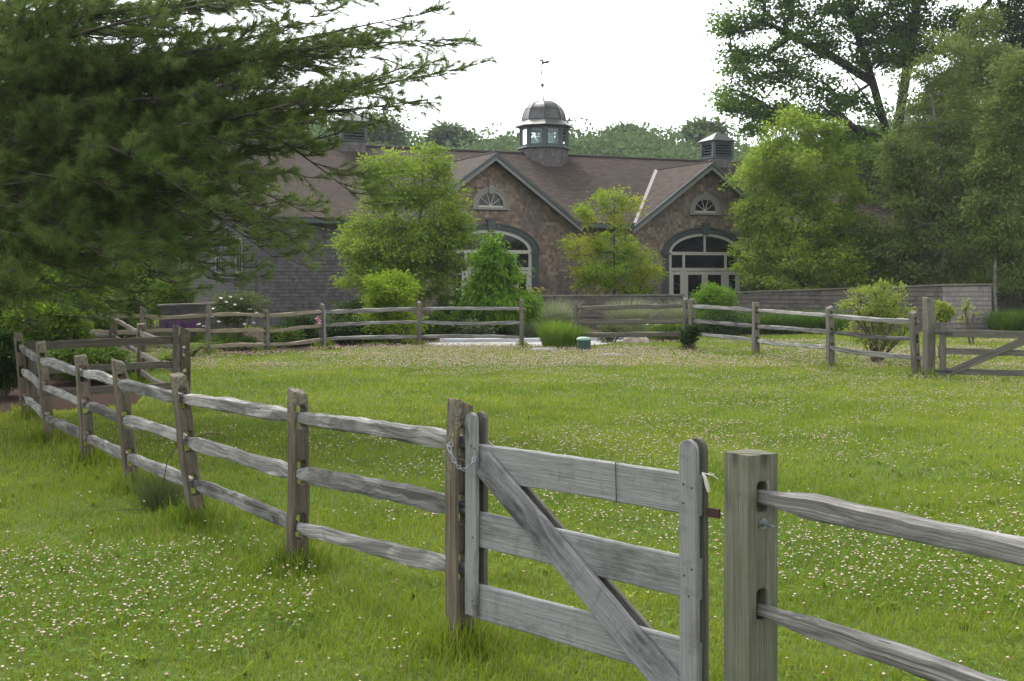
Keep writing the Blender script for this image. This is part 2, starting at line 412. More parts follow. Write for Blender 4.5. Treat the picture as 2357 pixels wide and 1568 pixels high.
def post(parent, P, H, w=.11, d=.11, yaw=0.0, lean=(0,0), holes=(), mat=None, top='worn', r=None, hh=.15, hw=.035, name="post", sub=2, hx=0.0, edge=.016, jt=1.0):
    """hewn post; mortise holes run straight through along local y. yaw turns local x (face) axis. P on the ground, lean = top offset"""
    r = r or rnd; mat = mat or M['post']
    xs = [-w/2, -w/2+edge, hx-hw, hx, hx+hw, w/2-edge, w/2]; ys = [-d/2, -d/2+edge, 0, d/2-edge, d/2]
    zs = [-.15, .0, .03]
    for z in sorted(holes): zs += [z-hh/2, z-hh*.25, z+hh*.25, z+hh/2]
    for z in np.arange(.15, H-.08, .12):
        if min(abs(z-q) for q in zs) > .045 and not any(abs(z-q) < hh/2+.02 for q in holes): zs.append(float(z))
    zs = sorted(z for z in zs if z < H-.03)+[H-edge*1.2, H]
    inh = lambda k: any(zs[k] >= q-hh/2-1e-6 and zs[k+1] <= q+hh/2+1e-6 for q in holes)
    nx, ny, nz = len(xs)-1, len(ys)-1, len(zs)-1
    solid = lambda i, j, k: 0 <= i < nx and 0 <= j < ny and 0 <= k < nz and not (inh(k) and i in (2, 3))
    jit = {}; idx = {}; V = []; UV = []; FU = []; Fc = []
    ca, sa = math.cos(yaw), math.sin(yaw)
    wave = [r.uniform(-.006, .006)*jt for _ in range(8)]
    slope = r.uniform(-.5, .5)*jt*jt, r.uniform(-.3, .3)*jt*jt
    def vert(i, j, k):
        key = (i, j, k)
        if key in idx: return idx[key]
        x, y, z = xs[i], ys[j], zs[k]
        zz = z+(slope[0]*x+slope[1]*y+r.uniform(-.008, .008)*jt*jt if k == nz else 0)
        f = 1+.0*z
        if top == 'worn' and z > H-.06: f *= .93
        if top == 'round' and z > H-.12: f *= .8 if z > H-.04 else .95
        tp = 1-.05*jt*z/H
        xx = x*f*tp+wave[int(z*3) % 8]+r.uniform(-.0022, .0022)*jt; yy = y*f*tp+wave[(int(z*3)+3) % 8]+r.uniform(-.0022, .0022)*jt
        s = max(0, z)/H
        idx[key] = len(V)
        V.append((P[0]+xx*ca-yy*sa+lean[0]*s, P[1]+xx*sa+yy*ca+lean[1]*s, P[2]+zz)); UV.append((z, x*1.0+y*1.0))
        return idx[key]
    for i in range(nx):
        for j in range(ny):
            for k in range(nz):
                if not solid(i, j, k): continue
                c = lambda a, b, e: vert(i+a, j+b, k+e)
                if not solid(i-1, j, k): Fc.append((c(0,0,0), c(0,0,1), c(0,1,1), c(0,1,0)))
                if not solid(i+1, j, k): Fc.append((c(1,0,0), c(1,1,0), c(1,1,1), c(1,0,1)))
                if not solid(i, j-1, k): Fc.append((c(0,0,0), c(1,0,0), c(1,0,1), c(0,0,1)))
                if not solid(i, j+1, k): Fc.append((c(0,1,0), c(0,1,1), c(1,1,1), c(1,1,0)))
                if not solid(i, j, k-1): Fc.append((c(0,0,0), c(0,1,0), c(1,1,0), c(1,0,0)))
                if not solid(i, j, k+1): Fc.append((c(0,0,1), c(1,0,1), c(1,1,1), c(0,1,1)))
    o = mk(name, V, Fc, mat, parent, uv=UV, smooth=True)
    return subsurf(o, sub)

def yaw_of(A, B):
    """yaw so that local y runs along A->B"""
    d = Vector(B)-Vector(A); return math.atan2(d.y, d.x)-math.pi/2

def run(thing_, pts, rails_z, mats=('rail',), pm='post', r=None, H=None, w=.11, d=.105, leans=None, skip=(), h=.105, t=.062, bow=.02, holes_at=None, fade=None, sub=2, sag=0, offs=None):
    """posts at pts; rails_z[i] = z of the three rails at post i"""
    r = r or rnd; n = len(pts)
    for i, p in enumerate(pts):
        a = pts[max(0, i-1)]; b = pts[min(n-1, i+1)]
        yw = yaw_of(a, b)
        if i not in skip:
            ln = leans[i] if leans else (0, 0)
            hz = [z for z in rails_z[i]]
            post(thing_, p, H[i] if H else 1.12, w*r.uniform(.93, 1.07), d*r.uniform(.95, 1.05), yw, ln, hz, M[pm], r=r, sub=sub)
    for i in range(n-1):
        for q in range(len(rails_z[i])):
            za, zb = rails_z[i][q], rails_z[i+1][q]
            la = leans[i] if leans else (0, 0); lb = leans[i+1] if leans else (0, 0)
            Ha = H[i] if H else 1.12; Hb = H[i+1] if H else 1.12
            A = Vector((pts[i][0]+la[0]*za/Ha, pts[i][1]+la[1]*za/Ha, za)); B = Vector((pts[i+1][0]+lb[0]*zb/Hb, pts[i+1][1]+lb[1]*zb/Hb, zb))
            of = (.016 if (i % 2 == 0) else -.016)
            rail("rail", A, B, M[mats[(i*2+q) % len(mats)]], thing_, h*r.uniform(.9, 1.12), t*r.uniform(.9, 1.12), bow, ext=r.uniform(.06, .12), off=of, r=r, sag=sag)

# ------------------------------------------------------------------ near split rail fence
PA = Vector((-.252, 5.96, 0)); PG = Vector((.925, 4.80, 0))
near = [PA, GP(684, 1310), GP(455, 1205), GP(307, 1128), GP(204, 1073), GP(116, 1020), GP(62, 965)]
def lean_to(P, xtop, ztop):
    """world x offset that puts the post's top on column xtop"""
    return ((xtop-CX)/F*P.y-P.x, 0)
tops = [1058, 688, 409, 270, 186, 93, 41]; Hs = [1.195, 1.10, 1.085, 1.09, 1.05, 1.09, 1.09]
leans = [lean_to(p, x, h) for p, x, h in zip(near, tops, Hs)]
RZ = [(1.0, .685, .40), (.935, .595, .27), (.91, .60, .285), (.905, .59, .275), (.875, .575, .265), (.90, .60, .27), (.91, .60, .26)]
rf = random.Random(21)
T = thing("split_rail_fence", near[3], "weathered grey split rail fence curving from the near gate left under the pine", "fence", "split rail fences round the meadow")
run(T, near, RZ, ('rail', 'rail2', 'rail'), 'post', rf, Hs, leans=leans, w=.108, d=.11, bow=.018, h=.098)

# ------------------------------------------------------------------ near gate
gd = (PG-PA).normalized(); gn = Vector((gd.y, -gd.x, 0)); gn = gn if gn.dot(Vector((0,-1,0))) > 0 else -gn   # towards the camera
def ts(x):
    k = (x-CX)/F; return (.252+5.96*k)/(1.172+1.16*k)
Lg = (PG-PA).length
def GL(x, z=0, n=0): return PA+gd*0+Vector((1.172*ts(x), -1.16*ts(x), z))+gn*n
T = thing("plank_gate", GL(1350), "silver grey plank gate with diagonal brace in the foreground, chained to an old post", "gate")
rg = random.Random(4)
off = .030
sl, sr = 1097, 1597
for n_, xo in ((off, 0), (-off, 0)):
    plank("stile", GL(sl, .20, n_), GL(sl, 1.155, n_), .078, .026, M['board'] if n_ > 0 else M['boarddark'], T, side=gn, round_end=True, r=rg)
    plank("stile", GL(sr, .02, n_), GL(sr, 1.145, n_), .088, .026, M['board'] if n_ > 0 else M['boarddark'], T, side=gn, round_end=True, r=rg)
for z0, z1, h in ((.925, .922, .165), (.602, .585, .165), (.262, .25, .165)):
    plank("board", GL(1093, z0), GL(1612, z1), h, .030, M['board'], T, side=gn, n=16, wob=.0012, r=rg)
for n_ in (off, -off):
    e0 = GL(1124, .925, n_); e1 = GL(1562, .125, n_)
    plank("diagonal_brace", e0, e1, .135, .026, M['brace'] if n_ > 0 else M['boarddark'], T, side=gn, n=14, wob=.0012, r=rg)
b = MB()                                                    # wire wrapped round the top board
x = 1424; zc = .923; hh = .088; tt = .021
ring = [GL(x, zc+hh, tt), GL(x+2, zc-hh, tt), GL(x+2, zc-hh, -tt), GL(x, zc+hh, -tt), GL(x, zc+hh, tt)]
b.tube(ring, .0022, 6); b.build("wire", M['iron'], T)
b = MB(); b.box(GL(1642, .86, 0), gd*.030, gn*.006, Vector((0,0,.018))); b.build("hinge", M['rust'], T)
for x_, z_ in ((1588, .965), (1607, .955), (1588, .89), (1590, .60), (1607, .63), (1107, .99), (1100, .93), (1103, .57), (1103, .27), (1600, .52), (1100, 1.0)):
    b = MB(); p = GL(x_, z_, off+.0135); b.tube([p-gn*.004, p+gn*.0015], .0045, 8); b.build("nail", M['iron'], T)
b = MB(); p = GL(1622, .985, .0)
b.tube([p+Vector((-.01,0,.03)), p+Vector((.0,-.01,.012)), p+Vector((.008,-.012,-.02)), p+Vector((.014,-.012,-.045))], [.004,.008,.009,.006], 8)
b.tube([p+Vector((-.01,0,.03)), p+Vector((.03,-.02,.022)), p+Vector((.05,-.02,.008))], .0025, 6)
prop(b.build("rope", M['rope'], T), "short knotted end of white rope")

# chain from the old post to the gate stile
def torus_link(b, C, u, v, R1, R2, r_):
    """oval link in the u,v plane"""
    nn = 14; P = []
    for i in range(nn+1):
        a = 2*math.pi*i/nn; P.append(C+u*math.cos(a)*R1+v*math.sin(a)*R2)
    b.tube(P, r_, 6, cap=False)
hook = WP(1032, 1024, 5.86); end = WP(1094, 1052, 5.80); low = WP(1062, 1080, 5.78)
bc = MB(); prev = None; N = 11
pts = []
for i in range(N+1):
    s = i/N; pts.append(hook*(1-s)**2+(low*2-hook*.5-end*.5)*2*s*(1-s)*1.0+end*s*s)
T = thing("chain", pts[0], "short galvanised chain holding the near gate to its old post", "chain")
for i in range(N):
    C = (pts[i]+pts[i+1])/2; u = (pts[i+1]-pts[i]).normalized(); v = u.cross(Vector((0,-1,0.2))).normalized()
    if i % 2: v = u.cross(v).normalized()
    torus_link(bc, C, u, v, (pts[i+1]-pts[i]).length*.68, .0075, .0024)
bc.build("links", M['steel'], T)
b = MB(); h0 = hook
b.tube([h0+Vector((-.002,.05,.0)), h0, h0+Vector((.012,-.008,-.012)), h0+Vector((.022,-.01,-.05)), h0+Vector((.03,-.008,-.085))], .0035, 8)
torus_link(b, h0+Vector((.01,-.01,.002)), Vector((1,0,0)), Vector((0,0,1)), .014, .010, .0028)
b.build("hook", M['steel'], T)

# ------------------------------------------------------------------ right fence beyond the gate, with its big square post
T = thing("split_rail_fence", PG, "two rail fence in the lower right corner, running from a thick square green grey post", "fence", "split rail fences round the meadow")
yg = math.atan2(.87, -.48)+math.pi/2-math.pi       # local -y faces the camera side
def big_post(P, H, wd, yaw, holes):
    o = post(T, P, H, wd, wd, yaw, (0,0), holes, M['greenpost'], top='flat', r=random.Random(2), hh=.115, hw=.026, sub=2, hx=.004, edge=.0035, jt=.12)
    return o
fd = Vector((.49, -.87, 0)).normalized()
pg_yaw = math.atan2(fd.y, fd.x)-math.pi/2
# square edges: chamfered prism walls are kept crisp with edge creases
o = big_post(PG, 1.118, .146, pg_yaw, (.955, .545))
me = o.data
try:
    cr = me.attributes.new("crease_edge", 'FLOAT', 'EDGE'); vals = []
    for e in me.edges:
        a, b_ = me.vertices[e.vertices[0]].co, me.vertices[e.vertices[1]].co
        vals.append(.0)
    cr.data.foreach_set("value", vals)
except Exception: pass
rr = random.Random(8)
E = PG+Vector((1.28, -1.98, 0))
A = PG+fd*.035
rail("rail", (A.x, A.y, .955), (E.x, E.y, .965), M['rail'], T, .100, .060, .012, ext=.03, r=rr)
rail("rail", (A.x, A.y, .520), (E.x, E.y, .500), M['rail'], T, .092, .060, .012, ext=.03, r=rr)
b = MB(); q = WP(1760, 1180, 4.62)
fr = Vector((fd.x, fd.y, 0)); q = PG+fr*.073+Vector((-.002,0,.855))
b.tube([q-fr*.005, q+fr*.006], .021, 18); b.tube([q, q+fr*.016], .0125, 6); b.tube([q, q+fr*.062], .0065, 10)
b.build("bolt", M['steel'], T)

# ------------------------------------------------------------------ plank gate and fence at the left
A0 = GP(78, 962); A0.z = 0; B0 = Vector(((402-CX)/F*16.9, 16.9, 0))
T = thing("plank_gate", (A0+B0)/2, "old brown plank gate of three boards at the left, under the pine boughs", "gate")
gd2 = (B0-A0).normalized(); gn2 = Vector((gd2.y, -gd2.x, 0))
def onl(x, y=None, z=None):
    """point on gate line at column x, height z"""
    k = (x-CX)/F; d = B0-A0; s = (k*A0.y-A0.x)/(d.x-k*d.y); p = A0+d*s
    if y is not None: z = CAMH-(y-HY)/F*p.y
    return Vector((p.x, p.y, z))
r2 = random.Random(31)
for (xa, ya, xb, yb, h) in ((64, 797, 420, 781, .105), (68, 855, 420, 838, .09), (100, 905, 420, 888, .10)):
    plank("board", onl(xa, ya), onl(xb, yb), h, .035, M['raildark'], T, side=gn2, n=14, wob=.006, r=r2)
plank("stile", onl(76, z=.02)+gn2*.035, onl(70, z=.99)+gn2*.035, .09, .03, M['raildark'], T, side=gn2, r=r2)
plank("stile", onl(402, z=.05)+gn2*.035, onl(402, z=1.14)+gn2*.035, .08, .03, M['postfar'], T, side=gn2, r=r2)

def at(x, Y): return Vector(((x-CX)/F*Y, Y, 0))
lf = [at(425, 17.0), at(325, 20.9), at(261, 24.2), at(204, 27.2), at(147, 29.6)]
T = thing("split_rail_fence", lf[2], "dark split rail fence in the shade behind the left plank gate", "fence", "split rail fences round the meadow")
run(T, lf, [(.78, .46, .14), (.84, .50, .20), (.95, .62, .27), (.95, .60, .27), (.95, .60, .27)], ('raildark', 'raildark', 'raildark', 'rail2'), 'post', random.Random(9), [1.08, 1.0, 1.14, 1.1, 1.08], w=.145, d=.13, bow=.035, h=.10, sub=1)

sf = [at(150, 29.3), at(330, 28.0), at(479, 27.8), at(614, 29.2), at(742, 31.2)]
T = thing("split_rail_fence", sf[2], "sunlit tan split rail fence before the white rose bush and grey barn corner", "fence", "split rail fences round the meadow")
run(T, sf, [(.90, .54, .24), (.90, .54, .23), (.93, .57, .23), (.87, .50, .19), (.92, .54, .22)], ('railwarm',), 'postfar', random.Random(10), [1.05, 1.12, 1.13, 1.0, 1.10], bow=.05, h=.105, t=.07, sub=1)

bf = [at(742, 31.2)+Vector((.13,.05,0)), at(965, 31.3), at(1201, 30.9)]
T = thing("split_rail_fence", bf[1], "straight split rail fence crossing in front of the lime green shrub", "fence", "split rail fences round the meadow")
run(T, bf, [(.90, .56, .22), (.98, .64, .27), (.99, .655, .275)], ('rail',), 'postfar', random.Random(11), [1.0, 1.15, 1.22], bow=.03, h=.10, skip=(0,), sub=1)
b = MB(); p = at(749, 31.1); b.box((p.x, p.y-.06, .5), (.022, 0, 0), (0, .02, 0), (0, 0, .46)); b.build("metal_stake", M['steel'], T)

cf = [at(1325, 31.2), at(1577, 29.8)]
T = thing("split_rail_fence", cf[1], "short three rail fence section in front of the fountain grasses, behind the green drum", "fence", "split rail fences round the meadow")
run(T, cf, [(.985, .64, .31), (1.08, .72, .41)], ('raildark',), 'postfar', random.Random(12), [1.17, 1.26], bow=.02, h=.13, t=.07, sub=1)

ff = [at(1593, 29.6), at(1740, 27.6), at(1912, 23.8), at(2110, 22.2)]
T = thing("split_rail_fence", ff[2], "grey split rail fence right of the meadow, from vine covered post to far gate", "fence", "split rail fences round the meadow")
run(T, ff, [(1.09, .73, .42), (1.04, .68, .37), (1.05, .73, .44), (.99, .67, .34)], ('rail', 'rail2'), 'postfar', random.Random(13), [1.26, 1.22, 1.21, 1.16], bow=.03, h=.095, leans=[(0,0),(0,0),(-.02,0),(-.06,0)], w=.13, d=.12, sub=1)
# right gate with its tall post
gp = at(2138, 21.9)
T = thing("plank_gate", at(2300, 21.2), "grey plank gate with rising diagonal brace at the right edge, by the tallest post", "gate")
post(T, gp, 1.418, .165, .165, .3, (0,0), (), M['postfar'], top='flat', r=random.Random(14), name="gate_post", sub=1)
A1 = Vector((7.50, 21.75, 0)); B1 = Vector((9.35, 20.80, 0)); gd3 = (B1-A1).normalized(); gn3 = Vector((gd3.y, -gd3.x, 0))
def g3(s, z, n=0): return A1.lerp(B1, s)+Vector((0,0,z))+gn3*n
r3 = random.Random(15)
for z, h in ((.80, .125), (.49, .11), (.145, .11)):
    plank("board", g3(.03, z), g3(1, z), h, .035, M['boarddark'], T, side=gn3, n=12, wob=.006, r=r3)
plank("diagonal_brace", g3(.08, .11, .035), g3(.72, .76, .035), .13, .03, M['boarddark'], T, side=gn3, n=12, wob=.005, r=r3)
for s, za, zb in ((.03, .05, 1.0), (.97, .05, .98)):
    for n_ in (.036, -.036): plank("stile", g3(s, za, n_), g3(s, zb, n_), .10, .03, M['boarddark'], T, side=gn3, r=r3, round_end=True)
for z in (.80, .14): b = MB(); b.box(g3(.035, z, .055), gd3*.16, gn3*.004, Vector((0,0,.022))); b.build("hinge", M['iron'], T)
# ------------------------------------------------------------------ the shingled barn
BO = Vector((8.04, 50.0, 0)); BU = Vector((.914, .406, 0)).normalized(); BV = Vector((-BU.y, BU.x, 0))
def HB(u, v, z): return BO+BU*u+BV*v+Vector((0,0,z))
UL, UR = -18.3, 14.0; G1, G2 = -9.48, 0.0; WV = .5
ZE, SL, ZR, VR = 3.87, .60, 6.99, 5.2; GA, GH, GS = 6.43, 3.51, .722; DB = 10.4
barn = thing("barn", HB(-2, 0, 0), "long grey brown cedar shingled barn with two cross gables and arched glass doors", "barn")
rs = np.random.RandomState(3)

def shingles(name, O, Ud, Nd, u0, u1, z0, top, mat, parent, expo=.127, skip=None, wmin=.08, wmax=.17, bottom=None):
    """courses of separate tapered shingles on a vertical wall"""
    V = []; Q = []; FUV = []; z = z0
    O, Ud, Nd = Vector(O), Vector(Ud), Vector(Nd)
    zmax = max(top(u) for u in np.linspace(u0, u1, 60))
    while z < zmax:
        u = u0-rs.rand()*.1
        while u < u1:
            wd = wmin+(wmax-wmin)*rs.rand(); a = max(u, u0); b_ = min(u+wd-.004, u1); m = (a+b_)/2
            if b_-a > .015 and z+expo*.5 < top(m) and (bottom is None or z+expo > bottom(m)) and not (skip and skip(m, z+expo*.5)):
                dz = rs.uniform(-.004, .004); zt = min(z+expo+.015, top(m)+.02); p = rs.uniform(.028, .038)
                n = len(V)
                for (uu, zz, pr) in ((a, z+dz, p), (b_, z+dz, p), (b_, zt, .003), (a, zt, .003), (a, z+dz, 0), (b_, z+dz, 0)):
                    q = O+Ud*uu+Nd*pr; V.append((q.x, q.y, q.z+zz)); FUV.append((uu, zz))
                Q += [(n, n+1, n+2, n+3), (n+4, n+5, n+1, n), (n+4, n, n+3, n+3), (n+1, n+5, n+2, n+2)]
            u += wd
        z += expo
    Q = [q if len(set(q)) == 4 else tuple(dict.fromkeys(q)) for q in Q]
    return mk(name, V, Q, mat, parent, uv=FUV)

def gtop(u):
    a = ZE+SL*WV-.10
    for g in (G1, G2): a = max(a, GA-GS*abs(u-g)-.14 if abs(u-g) < GH+.2 else 0)
    return a
# openings of both gables
AW, ASP, AR = 2.0, 2.72, 1.06             # arched opening: outer half width, spring height, rise
def in_arch(u, z, hw, sp, rise): return abs(u) < hw and (z < sp or (z-sp)/rise < math.sqrt(max(0, 1-(u/hw)**2)))
def skip_front(u, z):
    for g in (G1, G2):
        if in_arch(u-g, z, AW-.06, ASP, AR-.06): return True
        if z > 4.33 and in_arch(u-g, z, .66, 4.5, .60): return True
    return False
ab = MB()
ups = sorted(set([UL, UR]+[g+s*k for g in (G1, G2) for s in (-1, 1) for k in (0, GH)]))
us = list(np.linspace(UL, UR, 90))+[G1, G2]; us.sort()
V = []; 
for u in us: V += [HB(u, WV+.0, -.1), HB(u, WV, gtop(u))]
Fc = [(2*i, 2*i+2, 2*i+3, 2*i+1) for i in range(len(us)-1)]
ab.add(V, Fc); 
# side and back walls
def wall_quad(u0, v0, u1, v1, z0, z1): ab.add([HB(u0, v0, z0), HB(u1, v1, z0), HB(u1, v1, z1), HB(u0, v0, z1)], [(0,1,2,3)])
def rz(v): return ZE+SL*v if v < VR else ZR-SL*(v-VR)
for uu in (UL, UR):
    ab.add([HB(uu, WV, -.1), HB(uu, DB-.5, -.1), HB(uu, DB-.5, rz(DB-.5)-.12), HB(uu, VR, ZR-.15), HB(uu, WV, rz(WV)-.12)], [(0,1,2,3,4)])
wall_quad(UL, DB-.5, UR, DB-.5, -.1, rz(DB-.5)-.12)
wall_quad(UL+.02, DB-.5, UL+.02, 17.5, -.1, 3.5)
ab.build("wall_sheathing", M['back'], barn)
shingles("front_wall", HB(0, WV, 0), BU, -BV, UL, UR, -.05, gtop, M['shingle'], barn, skip=skip_front)
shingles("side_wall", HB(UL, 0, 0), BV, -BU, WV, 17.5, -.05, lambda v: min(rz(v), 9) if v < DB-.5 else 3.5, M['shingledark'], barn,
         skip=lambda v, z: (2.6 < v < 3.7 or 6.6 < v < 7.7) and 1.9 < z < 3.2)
for v0 in (2.6, 6.6):
    b = MB(); q = HB(UL-.03, v0+.55, 2.55)
    for s in (-1, 1): b.box(q+BV*.52*s-BU*.01, BV*.05, BU*.03, Vector((0,0,.66)))
    for s in (-1, 1): b.box(q+Vector((0,0,.62*s))-BU*.012, BV*.47, BU*.03, Vector((0,0,.05)))
    b.box(q, BV*.02, BU*.02, Vector((0,0,.56))); b.box(q, BV*.45, BU*.02, Vector((0,0,.02)))
    wn = b.build("window", M['fascia'], barn)
    b = MB(); b.box(q+BU*.005, BV*.47, BU*.006, Vector((0,0,.58))); b.build("pane", M['glass'], wn)

# roofs
from mathutils.geometry import tessellate_polygon
def loc(p): q = Vector(p)-BO; return q.dot(BU), q.dot(BV)
def slab(name, polys, mat, parent, th=.10, uvf=None):
    """polys: list of 3D polygons with uv function; thickened downwards"""
    V = []; Fc = []; UV = []
    for P in polys:
        tris = [list(t_) for t_ in tessellate_polygon([[Vector((*loc(p), 0)) for p in P]])]
        n = len(V); k = len(P); V += [tuple(p) for p in P]; UV += [uvf(p) for p in P]
        V += [(p[0], p[1], p[2]-th) for p in P]; UV += [uvf(p) for p in P]
        a = [Vector(P[i]) for i in tris[0]]; flip = (a[1]-a[0]).cross(a[2]-a[0]).z < 0
        for t_ in tris:
            t_ = t_[::-1] if flip else t_
            Fc.append(tuple(n+i for i in t_)); Fc.append(tuple(n+k+i for i in t_[::-1]))
        for i in range(k): j = (i+1) % k; Fc.append((n+i, n+j, n+k+j, n+k+i))
    return mk(name, V, Fc, mat, parent, uv=UV)
vb = (GA-ZE)/SL
main = [HB(UL-.35, 0, ZE)]
for g in (G1, G2): main += [HB(g-GH, 0, ZE), HB(g, vb, GA), HB(g+GH, 0, ZE)]
main += [HB(UR+.35, 0, ZE), HB(UR+.35, VR, ZR), HB(UL-.35, VR, ZR)]
kk = math.sqrt(1+SL*SL)
roof = slab("roof", [main], M['roof'], barn, uvf=lambda p: (loc(p)[0], loc(p)[1]*kk))
slab("rear_roof", [[HB(UL-.35, VR, ZR), HB(UR+.35, VR, ZR), HB(UR+.35, DB, ZR-SL*(DB-VR)), HB(UL-.35, DB, ZR-SL*(DB-VR))],
                   [HB(UL-.3, DB-.6, 3.4), HB(UL+4, DB-.6, 5.4), HB(UL+4, 17.8, 5.4), HB(UL-.3, 17.8, 3.4)]], M['roof'], barn, uvf=lambda p: (loc(p)[0], loc(p)[1]*kk))
k2 = math.sqrt(1+GS*GS)
gab = []
for g in (G1, G2):
    e = .004
    gab.append([HB(g-GH, -.06, ZE+e), HB(g, -.06, GA+e), HB(g, vb, GA+e), HB(g-GH, 0, ZE+e)])
    gab.append([HB(g+GH, 0, ZE+e), HB(g, vb, GA+e), HB(g, -.06, GA+e), HB(g+GH, -.06, ZE+e)])
def guv(p):
    u, v = loc(p); g = G1 if abs(u-G1) < abs(u-G2) else G2
    return (v, abs(u-g)*k2)
slab("gable_roof", gab, M['roof'], barn, th=.09, uvf=guv)
b = MB()
b.tube([HB(UL-.36, VR, ZR), HB(UR+.36, VR, ZR)], .07, 8)
for g in (G1, G2): b.tube([HB(g, -.05, GA), HB(g, vb, GA)], .05, 6)
b.build("ridge_cap", M['ridge'], barn)
# rake boards: dark crown over grey fascia
for g in (G1, G2):
    for s in (-1, 1):
        A = HB(g+s*(GH+.10), -.10, ZE-GS*.10); B_ = HB(g, -.10, GA)
        dn = Vector((0,0,1))
        for (o1, o2, vv, th, mt, nm) in ((-.015, -.155, -.14, .075, 'trim', "rake_board"), (-.155, -.315, -.085, .05, 'fascia', "rake_fascia")):
            bb = MB(); pts_ = []
            for P_ in (A, B_):
                for (dz, dv) in ((o1, vv), (o2, vv), (o2, vv+th*1.6), (o1, vv+th*1.6)): pts_.append(P_+BV*(dv+.1)+dn*dz)
            bb.add(pts_, [(0,1,2,3), (7,6,5,4), (0,4,5,1), (1,5,6,2), (2,6,7,3), (3,7,4,0)]); bb.build(nm, M[mt], barn)
    b = MB()
    for s in (-1, 1): b.add([HB(g+s*(GH+.05), .0, ZE-.20), HB(g, .0, GA-.20), HB(g, WV+.02, GA-.20), HB(g+s*(GH+.05), WV+.02, ZE-.20)], [(0,1,2,3)])
    b.build("soffit", M['trim'], barn)
for a, c in ((UL-.35, G1-GH-.1), (G1+GH+.1, G2-GH-.1), (G2+GH+.1, UR+.35)):
    b = MB(); b.box(HB((a+c)/2, .0, ZE-.12), BU*(c-a)/2, BV*.05, Vector((0,0,.085))); b.box(HB((a+c)/2, .25, ZE-.14), BU*(c-a)/2, BV*.22, Vector((0,0,.012))); b.build("eave_gutter", M['trim'], barn)
for s, e in ((-1, G2),):
    A = HB(e-GH-.02, .02, ZE+.03); B_ = HB(e-.02, vb, GA+.03); d = (B_-A).normalized(); sd = d.cross(Vector((0,0,1))).normalized()
    b = MB(); b.add([A-sd*.075, A+sd*.075, B_+sd*.075, B_-sd*.075, A-sd*.075+Vector((0,0,-.03)), A+sd*.075+Vector((0,0,-.03)), B_+sd*.075+Vector((0,0,-.03)), B_-sd*.075+Vector((0,0,-.03))],
          [(0,1,2,3), (0,4,5,1), (1,5,6,2), (2,6,7,3), (3,7,4,0)]); b.build("valley_flashing", M['flash'], barn)

def arch_ring(b, g, hw, sp, rise, hw2, rise2, z0, v0, v1, n=26):
    """band between outer and inner arch outlines, from v0 (front) to v1 (back)"""
    def outl(h, r_): return [(-h, z0)]+[(-h*math.cos(math.pi*i/n), sp+r_*math.sin(math.pi*i/n)) for i in range(n+1)]+[(h, z0)]
    o_, i_ = outl(hw, rise), outl(hw2, rise2); k = len(o_); V = []
    for v in (v0, v1):
        V += [HB(g+u, v, z) for u, z in o_]; V += [HB(g+u, v, z) for u, z in i_]
    Fc = []
    for i in range(k-1):
        Fc += [(i, i+1, k+i+1, k+i), (2*k+i, 3*k+i, 3*k+i+1, 2*k+i+1), (i, 2*k+i, 2*k+i+1, i+1), (k+i, k+i+1, 3*k+i+1, 3*k+i)]
    b.add(V, Fc)
def arch_fill(b, g, hw, sp, rise, z0, v, n=26):
    P = [(-hw, z0)]+[(-hw*math.cos(math.pi*i/n), sp+rise*math.sin(math.pi*i/n)) for i in range(n+1)]+[(hw, z0)]
    b.add([HB(g+u, v, z) for u, z in P], [tuple(range(len(P)))])
def bar(b, g, u0, u1, z0, z1, v0, v1): b.box(HB(g+(u0+u1)/2, (v0+v1)/2, (z0+z1)/2), BU*(u1-u0)/2, BV*(v1-v0)/2, Vector((0,0,(z1-z0)/2)))
